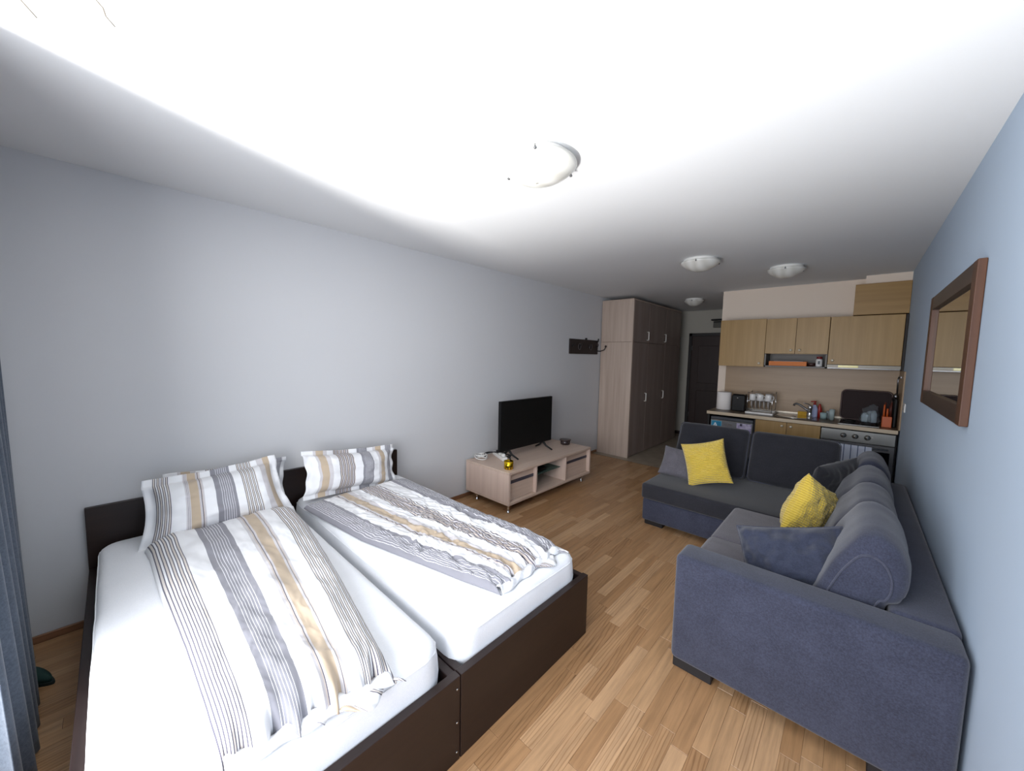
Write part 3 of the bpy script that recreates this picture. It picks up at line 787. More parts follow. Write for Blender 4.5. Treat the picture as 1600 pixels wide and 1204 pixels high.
# ------------------------------------------------------------------ kitchen
KF, UF = 5.405, 5.69
def knob(x, y, z, par):
    return lathe('knob', [(.0001, -.026), (.010, -.025), (.015, -.019), (.014, -.012), (.006, -.008), (.006, 0)], (x, y, z), KNOB, par, 18, 'y')
def kitchen():
    # splashback
    sb = struct(boxes('trim_2', [(1.735, RW, RK-.012, RK, .90, 1.5), (RW-.012, RW, 5.42, RK-.012, .9, 1.5)], SPLASH, bev=.001))
    # wall cabinets
    def wc(name, label, xa, xb, z0, z1, doors, knobs):
        t = thing(name, label, 'cabinet', ((xa+xb)/2, RK, z0), 'oak kitchen wall cabinets')
        box('carcass', xa+.001, xb-.001, UF+.02, RK-.001, z0+.002, z1-.002, GREYB, t)
        for (a, b), kx in zip(doors, knobs):
            d = box('door', a+.002, b-.002, UF, UF+.019, z0, z1, OAKK, t, .0015)
            knob(kx, UF, z0+.045, d)
        return t
    wc('wall_cabinet', 'oak wall cabinet at the left end above the paper roll, one full-height door', 1.708, 2.232, 1.502, 2.112, [(1.708, 2.232)], [2.18])
    t = wc('wall_cabinet', 'oak wall cabinet with two short doors over an open shelf', 2.232, 2.85, 1.672, 2.105, [(2.232, 2.541), (2.541, 2.85)], [2.50, 2.585])
    boxes('shelf_niche', [(2.234, 2.25, UF+.004, RK-.001, 1.505, 1.668), (2.832, 2.848, UF+.004, RK-.001, 1.505, 1.668), (2.234, 2.848, UF+.004, RK-.001, 1.505, 1.522), (2.234, 2.848, RK-.012, RK-.001, 1.522, 1.668)], GREYB, t, .001)
    wc('wall_cabinet', 'large oak wall cabinet door above the cooker hood', 2.852, 3.452, 1.555, 2.10, [(2.852, 3.452)], [2.895])
    tag(box('filler_strip', 3.454, RW-.001, UF+.01, RK-.001, 1.505, 2.10, plain('dark_gap', srgb(48, 42, 38), .7)), 'dark filler strip between the large wall cabinet and right wall', 'panel')
    t = thing('cooker_hood', 'slim steel cooker hood strip under the large wall cabinet', 'cooker hood', (3.15, UF, 1.5))
    box('front_strip', 2.852, 3.452, UF-.012, UF+.02, 1.515, 1.552, plain('hood_steel', srgb(128, 122, 112), .4, .3), t, .002)
    box('body', 2.855, 3.45, UF+.02, RK-.015, 1.507, 1.550, STEELD, t, .002)
    box('hood_lamp', 2.95, 3.12, UF-.0145, UF-.011, 1.521, 1.547, plain('hood_lens', srgb(240, 226, 120), .2), t, .001)
    tag(box('duct_box', 3.037, RW-.001, 5.752, RK-.001, 2.115, 2.455, OAKX, None), 'oak boxed duct panel on top of the wall cabinets in the corner', 'duct cover')
    # worktop
    t = thing('worktop', 'speckled brown kitchen worktop with pale front edge', 'worktop', (2.57, 5.7, .86))
    box('slab', 1.685, RW-.013, 5.395, RK-.012, .862, .90, COUNTER, t, .001)
    box('front_edge', 1.683, RW-.013, 5.388, 5.396, .861, .901, EDGE, t, .003)
    box('side_edge', 1.680, 1.686, 5.39, RK-.014, .861, .901, EDGE, t, .002)
    box('upstand', 1.75, RW-.014, RK-.024, RK-.013, .9, .925, plain('upstand_aluminium', srgb(180, 170, 155), .35, .6), t)
    # side panel and fridge
    tag(box('end_panel', 1.690, 1.712, KF+.01, RK-.02, .0, .858, BLACKM), 'black end panel left of the small fridge', 'panel')
    t = thing('fridge', 'small grey fridge under the worktop with a blue A label', 'fridge', (1.97, 5.7, 0))
    box('body', 1.728, 2.214, KF+.055, RK-.03, .015, .835, plain('fridge_dark', srgb(38, 38, 42), .5), t)
    d = box('door', 1.730, 2.212, KF, KF+.05, .03, .795, plain('fridge_silver', srgb(128, 128, 132), .35, .5), t, .006, 2)
    box('top_band', 1.730, 2.212, KF+.004, KF+.05, .797, .834, plain('fridge_top', srgb(84, 86, 92), .3, .4), t, .004)
    box('door_grip', 1.75, 2.19, KF-.003, KF+.004, .782, .794, STEEL, d, .001)
    e = box('energy_label', 1.742, 1.862, KF-.0012, KF-.0004, .665, .778, plain('label_blue', srgb(24, 136, 178), .45), d, 0)
    boxes('label_border', [(1.742, 1.746, KF-.0018, KF-.001, .665, .778), (1.858, 1.862, KF-.0018, KF-.001, .665, .778), (1.746, 1.858, KF-.0018, KF-.001, .665, .669), (1.746, 1.858, KF-.0018, KF-.001, .774, .778)], plain('label_edge', srgb(120, 200, 225), .5), e, 0)
    cu = bpy.data.curves.new('txt', 'FONT'); cu.body = 'A'; cu.size = .095; cu.extrude = .0004; cu.offset = .002
    to = bpy.data.objects.new('txt', cu); COL.objects.link(to)
    bpy.context.view_layer.update()
    me = bpy.data.meshes.new_from_object(to.evaluated_get(bpy.context.evaluated_depsgraph_get()))
    bpy.data.objects.remove(to)
    me.transform(Matrix.Translation((1.757, KF-.0022, .688)) @ Matrix.Rotation(PI/2, 4, 'X'))
    link('letter', me, plain('label_white', srgb(235, 245, 250), .5), e)
    # coffee-bean style sticker, flat print
    M = Mat('sticker_print', rough=.45)
    v = M.coords(scale=(16, 16, 16)); vo = M.n('ShaderNodeTexVoronoi', i_Scale=1.0); M.l(v, vo.inputs['Vector'])
    nn = M.n('ShaderNodeTexNoise', i_Scale=1.4, i_Detail=3.0); M.l(v, nn.inputs['Vector'])
    M.color(M.mix(M.ramp(vo.outputs['Distance'], [(.30, g(1)), (.38, g(0))]), M.ramp(nn.outputs[0], [(.35, srgb(150, 136, 178)), (.6, srgb(206, 198, 220))]), srgb(44, 34, 60)))
    st = box('sticker', 2.035, 2.195, KF-.0012, KF-.0004, .62, .778, M.m, d, 0)
    box('badge', 1.905, 1.985, KF-.0012, KF-.0004, .738, .746, STEEL, d, 0)
    # sink cabinet
    t = thing('base_cabinet', 'oak sink cabinet with two doors between fridge and oven', 'cabinet', (2.55, 5.7, 0))
    box('carcass', 2.236, 2.858, KF+.02, RK-.03, .1, .858, GREYB, t)
    for a, b, kx in ((2.234, 2.548, 2.505), (2.550, 2.860, 2.590)):
        d = box('door', a+.001, b-.001, KF, KF+.019, .10, .856, OAKK, t, .0015); knob(kx, KF, .812, d)
    box('plinth', 2.236, 2.858, KF+.05, KF+.065, 0, .098, BLACKM, t)
    tag(box('end_panel', 2.216, 2.232, KF+.01, RK-.03, .0, .858, BLACKM), 'black side panel between the fridge and sink cabinet', 'panel')
    # oven
    t = thing('oven', 'steel built-in oven with three knobs under the hob', 'oven', (3.16, 5.7, 0))
    box('body', 2.866, 3.452, KF+.03, RK-.03, .09, .856, BLACKM, t)
    pn = box('control_panel', 2.866, 3.452, KF-.004, KF+.03, .728, .848, STEEL, t, .002)
    for x in (3.055, 3.150, 3.245):
        kb = lathe('oven_knob', [(.0001, -.03), (.017, -.029), (.020, -.02), (.021, -.004), (.027, -.002), (.027, 0)], (x, KF-.004, .79), STEEL, pn, 20, 'y')
        box('pointer', x-.003, x+.003, KF-.037, KF-.030, .772, .808, STEELD, kb, .001)
    lathe('indicator_lamp', [(.0001, -.005), (.005, -.004), (.006, 0)], (3.283, KF-.004, .80), WHITE, pn, 10, 'y')
    d = box('oven_door', 2.866, 3.452, KF-.004, KF+.028, .17, .722, STEELD, t, .002)
    box('oven_glass', 2.90, 3.42, KF-.006, KF-.003, .22, .655, GLOSSB, d, .001)
    tube('door_handle', [(2.92, KF-.004, .69), (2.92, KF-.035, .69), (3.40, KF-.035, .69), (3.40, KF-.004, .69)], .008, STEEL, d)
    box('plinth', 2.866, 3.452, KF+.05, KF+.065, 0, .088, BLACKM, t)
    tag(box('end_panel', 3.455, RW-.015, KF+.005, RK-.03, .0, .858, BLACKM), 'black strip standing in for the dark gap between oven and right wall', 'panel')  # black strip added as the shade in the gap beside the oven
kitchen()

def reflection_sheet():  # striped sheet painted to stand in for the reflection on the oven door
    nu, nv = 50, 24
    U = np.linspace(0, 1, nu)[:, None]*np.ones((1, nv)); V = np.ones((nu, 1))*np.linspace(0, 1, nv)[None]
    x = 2.955+U*.33; z = .697-V*.36
    y = KF-.046+.006*np.sin(U*2*PI*4)*V-0.002
    z = np.where(V < .08, .697, z); y = np.where(V < .04, KF-.034, y)
    M = Mat('reflection_stripes', rough=.95); tc = M.n('ShaderNodeTexCoord'); sp = M.n('ShaderNodeSeparateXYZ'); M.l(tc.outputs['UV'], sp.inputs[0])
    f = M.math('LESS_THAN', M.math('FRACT', M.math('MULTIPLY', sp.outputs[0], 6.0)), .14)
    M.color(M.mix(f, srgb(206, 212, 228), srgb(92, 104, 136)))
    o = link('oven_reflection', grid_mesh(np.stack([x, y, z], -1), np.stack([U, V], -1)), M.m, None, True)
    md = o.modifiers.new('s', 'SOLIDIFY'); md.thickness = .003
    tag(o, 'white sheet with blue stripes standing in for a reflection on the oven door', 'reflection_sheet')
reflection_sheet()

# worktop contents
CT = .901
def worktop_things():
    t = thing('paper_towel_roll', 'large white kitchen paper roll at the left end of the worktop', 'paper roll', (1.80, 5.72, CT))
    lathe('paper', [(.085, .002), (.088, .006), (.088, .236), (.085, .24), (.022, .24), (.022, .002)], (1.80, 5.72, CT), plain('paper_white', srgb(226, 220, 216), .9), t)
    lathe('core', [(.0215, .003), (.0215, .239), (.018, .239), (.018, .003)], (1.80, 5.72, CT), plain('cardboard', srgb(150, 120, 90), .9), t)
    t = thing('coffee_maker', 'black upright coffee maker beside the white paper roll', 'coffee maker', (1.985, 5.74, CT))
    box('body', 1.905, 2.060, 5.66, 5.84, CT+.001, CT+.215, BLACK, t, .012, 3)
    box('top_cap', 1.915, 2.05, 5.67, 5.83, CT+.214, CT+.228, GLOSSB, t, .006, 2)
    lathe('button', [(.0001, -.006), (.009, -.005), (.01, 0)], (1.975, 5.66, CT+.175), CHROME, t, 14, 'y')
    # dish rack
    t = thing('dish_rack', 'wire dish rack on a white drip tray left of the sink', 'dish rack', (2.22, 5.70, CT))
    boxes('drip_tray', [(2.09, 2.385, 5.55, 5.86, CT+.001, CT+.008), (2.09, 2.385, 5.55, 5.558, CT+.008, CT+.022), (2.09, 2.385, 5.852, 5.86, CT+.008, CT+.022), (2.09, 2.098, 5.558, 5.852, CT+.008, CT+.022), (2.377, 2.385, 5.558, 5.852, CT+.008, CT+.022)], WHITE, t, .001)
    X0, X1, Y0, Y1 = 2.105, 2.37, 5.565, 5.845
    for z in (.05, .165, .265):
        tube('rim_wire', [(X0, Y0, CT+z), (X1, Y0, CT+z), (X1, Y1, CT+z), (X0, Y1, CT+z)], .003, CHROME, t, 6, True)
    for x in (X0, X1):
        for y in (Y0, Y1): tube('post', [(x, y, CT+.008), (x, y, CT+.28)], .0035, CHROME, t, 6)
    for z in (.05, .165):
        for k in range(1, 10):
            x = X0+(X1-X0)*k/10; tube('shelf_wire', [(x, Y0, CT+z), (x, Y1, CT+z)], .002, CHROME, t, 5)
    PW = plain('porcelain', srgb(226, 224, 222), .2)
    pos = ('leftmost', 'second from the left', 'middle', 'second from the right', 'rightmost')
    for k in range(5):
        x = 2.13+k*.045
        tag(lathe('plate', [(.0001, 0), (.055, .0), (.085, .012), (.086, .014), (.055, .005), (.0001, .005)], (x, 5.70, CT+.14+.0), PW, None, 28, 'x'), 'white plate standing upright in the dish rack, %s of five' % pos[k], 'plate', 'plates in the dish rack')
    for k, (x, y) in enumerate(((2.15, 5.62), (2.235, 5.61), (2.32, 5.62), (2.19, 5.75), (2.30, 5.76))):
        m_ = thing('mug', 'white mug upside down on the dish rack, %s' % ('front left', 'front middle', 'front right', 'back left', 'back right')[k], 'mug', (x, y, CT+.168), 'mugs in the dish rack')
        lathe('mug_body', [(.036, 0), (.034, .075), (.030, .08), (.0001, .08)], (x, y, CT+.169), PW, m_, 20)
        tube('mug_handle', [(x+.034, y, CT+.18), (x+.056, y, CT+.19), (x+.056, y, CT+.222), (x+.033, y, CT+.232)], .005, PW, m_, 6)
    # sink
    t = thing('sink', 'round steel sink bowl set into the worktop', 'sink', (2.56, 5.68, CT))
    box('drainer_plate', 2.40, 2.83, 5.50, 5.90, CT, CT+.004, STEEL, t, .002)
    lathe('bowl', [(.185, .004), (.178, .0075), (.168, .0075), (.155, .0065), (.08, .0055), (.0001, .005)], (2.585, 5.69, CT), CHROME, t, 40)
    lathe('drain', [(.0001, .0075), (.018, .0075), (.022, .0055)], (2.585, 5.68, CT+.001), STEELD, t, 18)
    t = thing('faucet', 'chrome mixer tap at the right of the sink with long spout', 'tap', (2.735, 5.66, CT))
    lathe('tap_base', [(.028, .004), (.028, .012), (.020, .018), (.019, .11), (.023, .115), (.023, .15), (.012, .158), (.0001, .158)], (2.735, 5.66, CT), CHROME, t, 24)
    tube('spout', [(2.735, 5.66, CT+.075), (2.69, 5.67, CT+.115), (2.63, 5.68, CT+.155), (2.60, 5.685, CT+.165), (2.58, 5.69, CT+.155), (2.577, 5.69, CT+.135)], [.014, .013, .012, .012, .012, .012], STEELD, t, 12)
    tube('lever', [(2.735, 5.66, CT+.155), (2.715, 5.64, CT+.175), (2.675, 5.60, CT+.185)], [.008, .007, .005], CHROME, t, 8)
    t = thing('soap_bottle', 'soap bottle with red pump behind the tap', 'bottle', (2.76, 5.83, CT))
    lathe('bottle', [(.0001, 0), (.032, .002), (.034, .02), (.034, .10), (.024, .135), (.013, .145), (.013, .155)], (2.765, 5.83, CT+.001), glassy('soap_blue', (.55, .6, .85, 1), .8, .2), t, 20)
    RED = plain('red_plastic', srgb(150, 34, 26), .4)
    lathe('pump_collar', [(.015, .155), (.015, .172), (.006, .174), (.006, .19)], (2.765, 5.83, CT+.001), RED, t, 14)
    tube('pump_head', [(2.78, 5.83, CT+.192), (2.755, 5.828, CT+.195), (2.725, 5.825, CT+.19)], [.011, .008, .006], RED, t, 8)
    t = tag(lathe('spray_bottle', [(.0001, 0), (.024, .002), (.026, .10), (.012, .15), (.010, .165), (.0001, .167)], (2.812, 5.86, CT), RED, None, 18), 'slim red bottle right of the soap bottle', 'bottle')
    tag(box('sponge', 2.60, 2.69, 5.895, 5.94, CT+.001, CT+.05, fabric('sponge_yellow', srgb(180, 140, 50), scale=200.0), None, .006, 2), 'yellow sponge standing behind the sink', 'sponge')
    for k, (x, y, r, h, col, lab) in enumerate(((2.86, 5.74, .036, .075, (.7, .88, .9, 1), 'short pale blue glass nearest the tap'), (2.935, 5.70, .026, .13, (.75, .85, .85, 1), 'tall clear glass right of the tap'), (2.91, 5.83, .033, .09, (.75, .82, .85, 1), 'clear glass standing behind the tall glass'))):
        tag(lathe('drinking_glass', [(.0001, .004), (r*.8, .002), (r*.85, 0), (r, h), (r-.003, h), (r*.8, .008), (.0001, .008)], (x, y, CT+.001), glassy('glass_%d' % k, col, .35, .06), None, 20), lab, 'glass', 'glasses by the sink')
    # hob with raised lid
    t = thing('hob', 'dark hob with steel frame on the worktop below the raised lid', 'hob', (3.17, 5.67, CT))
    box('frame', 3.0, 3.33, 5.45, 5.90, CT, CT+.010, STEEL, t, .003)
    box('hob_plate', 3.01, 3.32, 5.46, 5.89, CT+.010, CT+.014, GLOSSB, t, .001)
    for x, y, r in ((3.09, 5.57, .05), (3.24, 5.57, .06), (3.09, 5.76, .06), (3.24, 5.76, .05)):
        b = lathe('burner', [(r, .014), (r, .022), (r*.6, .026), (.0001, .026)], (x, y, CT), BLACKM, t, 24)
    t = thing('tray', 'dark brown rounded baking tray leaning on the splashback behind the hob', 'tray', (3.21, 5.93, CT))
    Ml = Matrix.Translation((3.215, 5.925, CT+.016)) @ Matrix.Rotation(math.radians(-8), 4, 'X')
    TRM = plain('tray_brown', srgb(44, 32, 32), .6, spec=.15)
    def rr(w, h, r, n=8):
        P = []
        for cx, cz, a0 in ((w/2-r, h-r, 0), (-w/2+r, h-r, 90), (-w/2+r, r, 180), (w/2-r, r, 270)):
            for k in range(n+1):
                a = math.radians(a0+90*k/n); P.append((cx+r*math.cos(a), cz+r*math.sin(a)))
        return P
    bm = bmesh.new(); outp = rr(.43, .345, .045)
    fr = [bm.verts.new(Ml @ Vector((p[0], -.006, p[1]))) for p in outp]; bk = [bm.verts.new(Ml @ Vector((p[0], .006, p[1]))) for p in outp]
    n = len(outp); bm.faces.new(fr); bm.faces.new(bk[::-1])
    for k in range(n): bm.faces.new((fr[(k+1)%n], fr[k], bk[k], bk[(k+1)%n]))
    bmesh.ops.recalc_face_normals(bm, faces=bm.faces)
    link('tray_base', bm_mesh(bm), TRM, t)
    tube('tray_rim', [Ml @ Vector((p[0], -.008, p[1])) for p in rr(.425, .34, .045)], .008, plain('tray_rim_brown', srgb(62, 40, 34), .35), t, 8, True)
    # clear bag holding bottles
    t = thing('plastic_bag', 'clear plastic bag of cups standing on the hob', 'bag', (3.26, 5.66, CT))
    N = 40; Pg = []
    bm = bmesh.new(); rings = []
    for j in range(16):
        f = j/15; w_ = .085*(1-.15*f)*(1+.1*math.sin(f*7)) if f < .85 else .085*(1-.15*f)*(1-(f-.85)*3.6); ring = []
        for k in range(N):
            a = 2*PI*k/N; wn = 1+.16*noise.noise(Vector((math.cos(a)*2.2, math.sin(a)*2.2, f*5)))
            ring.append(bm.verts.new((3.25+w_*wn*math.cos(a)*(.9), 5.66+.8*w_*wn*math.sin(a), CT+.028+f*.185+.02*math.cos(a)*f)))
        rings.append(ring)
    for a, b in zip(rings, rings[1:]):
        for k in range(N): bm.faces.new((a[k], a[(k+1)%N], b[(k+1)%N], b[k]))
    link('bag_film', bm_mesh(bm), glassy('bag_film', (.85, .92, .97, 1), .04, .1), t, True)
    for x, y, r, h in ((3.215, 5.66, .030, .10), (3.28, 5.65, .028, .13), (3.25, 5.71, .028, .12)):
        lathe('bagged_cup', [(.0001, 0), (r*.8, 0), (r, h*.7), (r*.4, h), (.0001, h)], (x, y, CT+.030), glassy('cup_pale', (.8, .88, .94, 1), .3, .12), t, 18)
    # knife block
    t = thing('knife_block', 'orange knife block with dark handles at the right end of the worktop', 'knife block', (3.385, 5.60, CT))
    OR = plain('orange_wood', srgb(190, 88, 36), .45)
    box('block', 3.345, 3.42, 5.56, 5.66, CT+.001, CT+.115, OR, t, .004, 2)
    for k, (x, y, h) in enumerate(((3.357, 5.585, .24), (3.382, 5.58, .20), (3.407, 5.585, .27), (3.365, 5.63, .26), (3.40, 5.63, .23))):
        tube('knife_handle', [(x, y, CT+.115), (x, y+.004, CT+h)], [.009, .007], OR if k < 2 else plain('handle_brown', srgb(84, 36, 26), .4), t, 8)
    # items hanging at right end
    t = thing('utensil_hook', 'steel ladle and whisk hanging on the wall at the right end of the splashback', 'utensils', (3.44, 5.72, 1.2))
    box('hook_rail', 3.452, 3.463, 5.62, 5.82, 1.425, 1.445, STEELD, t)
    for k, y in enumerate((5.65, 5.71, 5.77)):
        tube('utensil_handle', [(3.448, y, 1.438), (3.442, y, 1.40), (3.446, y, 1.26)], .004, STEELD, t, 6)
        lathe('utensil_head', [(.0001, -.03), (.018, -.024), (.024, -.005), (.016, .018), (.004, .03)], (3.436, y, 1.235-.02*k), STEELD, t, 14)
    tag(box('cutting_board', 3.43, 3.452, 5.62, 5.86, CT+.001, CT+.30, BLACKM, None, .008, 2), 'black board leaning on the right wall behind the knife block', 'cutting board')
    # open shelf
    t = thing('letter_tray', 'orange box of papers on the open shelf under the short doors', 'box', (2.44, 5.80, 1.523))
    boxes('box_shell', [(2.28, 2.66, 5.725, 5.73, 1.523, 1.577), (2.28, 2.285, 5.73, 5.88, 1.523, 1.577), (2.655, 2.66, 5.73, 5.88, 1.523, 1.577), (2.28, 2.66, 5.875, 5.88, 1.523, 1.577), (2.285, 2.655, 5.73, 5.875, 1.523, 1.527)], plain('orange_card', srgb(210, 118, 48), .6), t, .0005)
    for k in range(4): box('envelope', 2.30+k*.01, 2.60+k*.008, 5.74, 5.87, 1.530+k*.014, 1.540+k*.014, plain('paper_%d' % k, srgb(205-8*k, 196-6*k, 180), .8), t, .001)
    tag(lathe('dark_bowl', [(.0001, .002), (.03, 0), (.045, .04), (.042, .04), (.028, .006), (.0001, .006)], (2.70, 5.79, 1.523), plain('bowl_brown', srgb(58, 30, 24), .4), None, 20), 'small dark bowl between the orange box and white jar', 'bowl')
    t = thing('jar', 'white jar with red lid on the open shelf', 'jar', (2.775, 5.76, 1.523))
    lathe('jar_body', [(.0001, 0), (.030, 0), (.032, .006), (.032, .08), (.026, .092)], (2.775, 5.76, 1.523), PW, t, 24)
    lathe('jar_lid', [(.027, .090), (.028, .118), (.0001, .12)], (2.775, 5.76, 1.523), plain('lid_red', srgb(112, 30, 30), .4), t, 20)
    box('jar_label', 2.765, 2.785, 5.7265, 5.728, 1.55, 1.59, plain('label_grey', srgb(96, 100, 106), .6), t, 0)
worktop_things()
t = thing('wall_socket', 'small white wall socket on the right wall beside the worktop', 'socket', (RW, 5.16, 1.13))
box('socket_plate', RW-.010, RW, 5.10, 5.22, 1.115, 1.20, WHITE, t, .004, 2)
for yy in (5.13, 5.19): lathe('socket_hole', [(.0001, -.003), (.018, -.003), (.02, 0)], (RW-.0098, yy, 1.158), plain('socket_grey', srgb(170, 168, 164), .5), t, 16, 'x')

# ------------------------------------------------------------------ mirror
def mirror():
    t = thing('wall_mirror', 'large mirror in a thick brown wooden frame on the right wall', 'mirror', (RW, 3.08, 1.32))
    x0, x1 = 3.449, RW-.001
    y0, y1, z0, z1 = 2.46, 3.80, 1.322, 2.026
    FW = .085
    fm = wood('frame_walnut', srgb(68, 42, 28), srgb(92, 58, 38), 'z', rough=.45); fy = wood('frame_walnut_y', srgb(44, 31, 26), srgb(60, 43, 35), 'y', rough=.4)
    box('frame_stile', x0, x1, y0, y0+FW, z0, z1, fm, t, .003, 2)
    box('frame_stile', x0, x1, y1-FW, y1, z0, z1, fm, t, .003, 2)
    box('frame_rail', x0+.001, x1, y0+FW, y1-FW, z1-FW, z1-.001, fy, t, .002, 2)
    box('frame_rail', x0+.001, x1, y0+FW, y1-FW, z0+.001, z0+FW, fy, t, .002, 2)
    M = Mat('mirror_glass', srgb(225, 228, 226), .02, 1.0)
    n = M.n('ShaderNodeTexNoise', i_Scale=3.0); M.l(M.coords(), n.inputs['Vector']); M.l(M.math('MULTIPLY', n.outputs[0], .04), M.p.inputs['Roughness'])
    box('glass', x1-.010, x1-.004, y0+FW-.01, y1-FW+.01, z0+FW-.01, z1-FW+.01, M.m, t, 0)
    boxes('bevel_strip', [(x1-.0045, x1-.0025, y0+FW, y1-FW, z1-FW-.018, z1-FW), (x1-.0045, x1-.0025, y0+FW, y1-FW, z0+FW, z0+FW+.018)], M.m, t, .0008)
mirror()

# ------------------------------------------------------------------ sofa
def softbox(name, x0, x1, y0, y1, z0, z1, mat, parent, r=.03, puff=0, n=10, seed=0, top=0):
    """rounded upholstery block with slight swelling"""
    bm = bmesh.new()
    add_box(bm, x0+.0, x1, y0, y1, z0, z1, r, 4)
    ob = bm
    bmesh.ops.triangulate(ob, faces=[f for f in ob.faces if len(f.verts) > 4])
    if puff or top:
        bmesh.ops.subdivide_edges(ob, edges=[e for e in ob.edges if e.calc_length() > .08], cuts=7, use_grid_fill=True)
        cx, cy, cz = (x0+x1)/2, (y0+y1)/2, (z0+z1)/2
        for v in ob.verts:
            a, b, c = (v.co.x-cx)/(x1-x0)*2, (v.co.y-cy)/(y1-y0)*2, (v.co.z-cz)/(z1-z0)*2
            k = puff*(1-min(1, abs(a))**3)*(1-min(1, abs(b))**3)
            if c > .9: v.co.z += k+top*noise.noise(Vector((v.co.x*5, v.co.y*5, seed)))
            if abs(b) > .95: v.co.y += math.copysign(puff*.3*(1-a*a)*(1-min(1, c*c)), b)
            if abs(a) > .95: v.co.x += math.copysign(puff*.3*(1-b*b)*(1-min(1, c*c)), a)
    return link(name, bm_mesh(ob), mat, parent, True)
def sofa():
    t = thing('corner_sofa', 'grey blue fabric corner sofa with chaise along the right wall', 'sofa', (2.9, 3.1, 0))
    ax0 = 2.512
    softbox('armrest', ax0, 3.462, 1.88, 2.058, .062, .612, SOFA, t, .028)
    softbox('wall_backrest', 3.275, 3.464, 2.04, 4.27, .062, .620, SOFA, t, .022)
    box('seat_base', 2.49, 3.28, 2.055, 3.36, .065, .27, SOFA, t, .012, 3, True)
    softbox('seat_cushion', 2.475, 3.28, 2.055, 2.643, .272, .435, SOFAG, t, .035, .012, seed=1)
    softbox('seat_cushion', 2.475, 3.28, 2.648, 3.328, .272, .425, SOFAG, t, .03, .008, seed=2)
    softbox('chaise_base', 1.712, 3.28, 3.362, 4.42, .062, .268, SOFA, t, .018)
    softbox('chaise_seat', 1.705, 3.28, 3.335, 4.40, .272, .418, SOFAD, t, .026, .006, seed=3)
    softbox('chaise_backrest', 1.80, 3.28, 4.30, 4.44, .27, .60, SOFAD, t, .03)
    for x0, x1, y0, y1 in ((2.518, 2.70, 1.915, 2.0), (3.25, 3.42, 1.915, 2.0), (1.715, 1.885, 3.425, 3.50), (1.72, 1.86, 4.3, 4.38), (3.2, 3.40, 4.1, 4.2), (2.53, 2.6, 3.2, 3.3)):
        box('foot', x0, x1, y0, y1, 0, .064, FOOT, t, .003)
sofa()

def boxcushion(label, c, w, h, t, rot, mat, seed, name='back_cushion', cat='cushion', group=None, panel=True, r=.05, lean=0):
    """w along local x, h along local z, t along local y; front face is -y"""
    root = thing(name, label, cat, c, group)
    bm = bmesh.new(); add_box(bm, -w/2, w/2, -t/2, t/2, 0, h, min(r, t*.42), 5)
    bmesh.ops.triangulate(bm, faces=[f for f in bm.faces if len(f.verts) > 4])
    bmesh.ops.subdivide_edges(bm, edges=[e for e in bm.edges if e.calc_length() > .07], cuts=8, use_grid_fill=True)
    for v in bm.verts:
        a, b, cc = v.co.x/(w/2), v.co.y/(t/2), (v.co.z-h/2)/(h/2)
        nn = noise.noise(Vector((v.co.x*6+seed, v.co.y*6, v.co.z*6)))
        v.co.y += math.copysign(.18*t*(1-a*a)*(1-cc*cc), b)*min(1, abs(b)) + .006*nn
        v.co.z += (.05*h*(1-a*a*.8)*(cc > 0)*cc if False else 0) + .004*nn - .02*h*(a**4)*(cc > 0)
        v.co.x += .004*nn
    me = bm_mesh(bm); me.transform(rot)
    o = link('cover', me, mat, root, True, local=True)
    pts_all = []
    for s in (-1, 1):
        pts = []
        ww, hh, q = w/2-.004, h-.006, .035
        y = s*(t/2-.035)
        P = []
        for cx, cz, a0 in ((ww-q, hh-q, 0), (-ww+q, hh-q, 90), (-ww+q, .006+q, 180), (ww-q, .006+q, 270)):
            for k in range(5):
                a = math.radians(a0+90*k/4); P.append(Vector((cx+q*math.cos(a)*1.06, y, cz+q*math.sin(a)*1.06-.02*h*((cx/(w/2))**4)*(cz > h/2))))
        bm = bmesh.new(); add_tube(bm, [rot @ p for p in P], .0038, 6, True)
        link('piping', bm_mesh(bm), PIPE, root, True, local=True)
    return root
# chaise back cushions (face -y)
gC = 'large back cushions of the corner sofa'
boxcushion('large dark cushion at the left end of the chaise behind the yellow one', (2.055, 4.13, .42), .655, .50, .16, Matrix.Rotation(math.radians(-24), 4, 'X'), SOFAD, 1, group=gC)
boxcushion('large dark cushion leaning in front of the sink cabinet and oven', (2.735, 4.13, .42), .655, .50, .16, Matrix.Rotation(math.radians(-24), 4, 'X'), SOFAD, 5, group=gC)
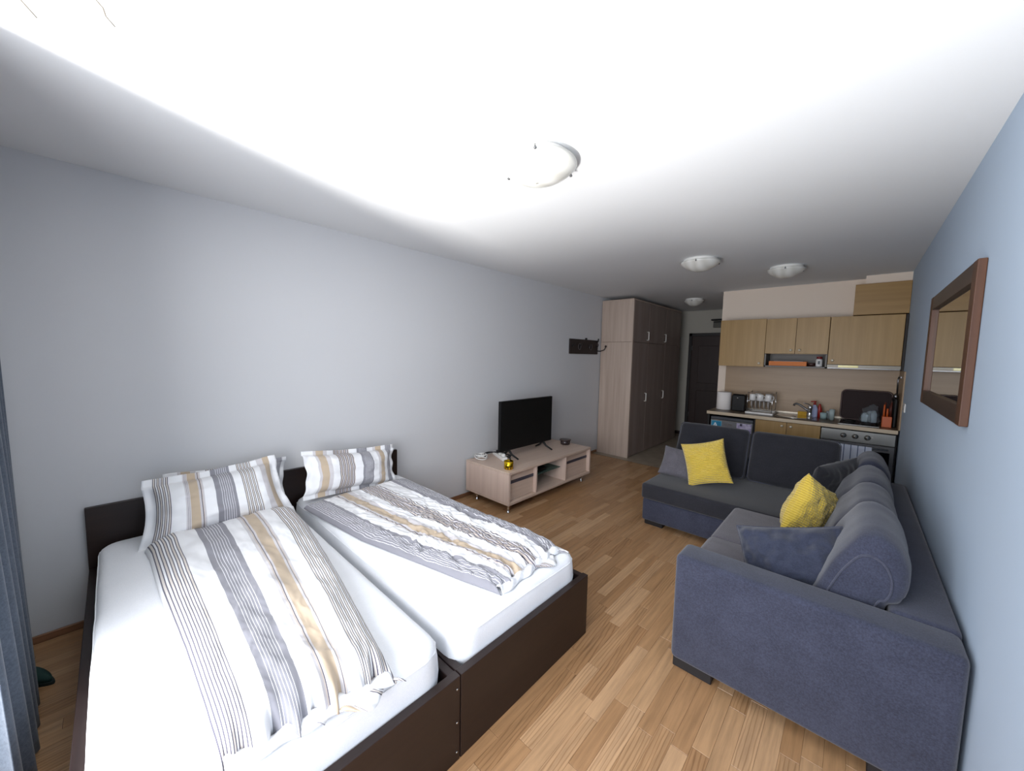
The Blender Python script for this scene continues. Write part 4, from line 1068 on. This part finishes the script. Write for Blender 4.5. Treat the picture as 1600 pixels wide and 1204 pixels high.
# wall side cushions (face -x), leaning back
labs = ('big blue grey back cushion nearest the sofa arm, its piped end towards the camera', 'second back cushion from the arm along the right wall', 'third back cushion from the arm along the right wall', 'farthest back cushion along the right wall, in front of the oven')
def rollcushion(y0, y1, label, seed, zt, xo=0):
    root = thing('back_cushion', label, 'cushion', (3.17+xo, (y0+y1)/2, .43), gC)
    prof0 = [(2.99, .437), (3.03, .56), (3.085, .72), (3.125, zt-.10), (3.175, zt-.02), (3.235, zt), (3.295, zt-.035), (3.335, zt-.12), (3.335, zt-.20), (3.315, zt-.28), (3.28, .625), (3.262, .52), (3.255, .437)]
    prof = interp(prof0+[prof0[0]], np.linspace(0, 1, 73))[:-1]
    for _ in range(2): prof = (np.roll(prof, 1, 0)+prof*2+np.roll(prof, -1, 0))/4
    c = prof.mean(0); n = len(prof); nv = 26
    V = []; F = []
    for j in range(nv):
        f = j/(nv-1); y = y0+(y1-y0)*f
        e = min(f, 1-f); s = .90+.10*min(1, e/.16)**.5 if e < .16 else 1.0
        s += .012*math.sin(PI*f)
        for k, p in enumerate(prof):
            nn = noise.noise(Vector((p[0]*8+seed, y*8, p[1]*8)))
            q = c+(p-c)*(s+.022*nn)
            zz = q[1]
            if p[1] < .5: zz = max(.437, zz)
            xx = min(q[0], 3.268+max(0, zz-.60)*1.0)
            V.append((xx+xo, y, zz))
    for j in range(nv-1):
        for k in range(n): F.append((j*n+k, j*n+(k+1) % n, (j+1)*n+(k+1) % n, (j+1)*n+k))
    # end caps: bulging
    for j, sy in ((0, -1), (nv-1, 1)):
        base = j*n; prev = base
        for q, by in ((.8, .010), (.5, .018), (.2, .022)):
            b = len(V)
            for k in range(n):
                v = V[base+k]; V.append((c[0]+xo+(v[0]-c[0]-xo)*q, v[1]+sy*by, c[1]+(v[2]-c[1])*q))
            for k in range(n):
                fc = (prev+k, b+k, b+(k+1) % n, prev+(k+1) % n); F.append(fc if sy < 0 else fc[::-1])
            prev = b
        F.append([prev+k for k in range(n)][::(1 if sy < 0 else -1)])
    me = bpy.data.meshes.new('c'); me.from_pydata(V, [], F)
    bm = bmesh.new(); bm.from_mesh(me); bmesh.ops.recalc_face_normals(bm, faces=bm.faces); bm.to_mesh(me); bm.free()
    link('cover', me, SOFA, root, True)
    for j, sy in ((0, -1), (nv-1, 1)):
        pts = []
        for k in range(0, n, 2):
            v = V[j*n+k]; q = .70
            pts.append((c[0]+xo+(v[0]-c[0]-xo)*q, v[1]+sy*.0145, c[1]+(v[2]-c[1])*q))
        tube('piping', pts, .0042, PIPE, root, 6, True)
rollcushion(2.088, 2.63, labs[0], 1, .90)
rollcushion(2.655, 3.19, labs[1], 4, .865)
rollcushion(3.215, 3.77, labs[2], 7, .855, .01)
rollcushion(3.80, 4.25, labs[3], 11, .87, .02)
gP = 'loose cushions on the corner sofa'
pillow('cushion', 'small dark blue cushion with piped edge lying behind the sofa arm', 'cushion', (2.95, 2.27, .585), .45, .34, .25, (1, .06, .30), (-.22, .34, .8), SOFAB, 21, 0, .05, .034, gP, PIPE)
pillow('cushion', 'yellow ribbed cushion leaning on the back cushions near the sofa arm', 'cushion', (2.955, 2.95, .65), .38, .38, .18, (-.30, -.75, .42), (.30, .42, 1), YEL, 8, 0, .08, .014, gP)
pillow('cushion', 'yellow ribbed cushion leaning at the left end of the chaise', 'cushion', (2.155, 3.68, .635), .37, .40, .14, (1, .15, .30), (-.36, .28, .93), YEL, 15, 0, .08, .012, gP)
pillow('cushion', 'grey cushion half hidden behind the yellow one at the chaise end', 'cushion', (1.915, 3.80, .545), .40, .30, .13, (1, .12, -.10), (.06, .55, .85), SOFAG, 19, 0, .07, .012, gP)
pillow('cushion', 'dark cushion in the sofa corner behind the nearer yellow one', 'cushion', (3.03, 3.72, .645), .40, .40, .15, (-.45, -.75, -.1), (.35, .12, 1), SOFAD, 27, 0, .07, .012, gP)
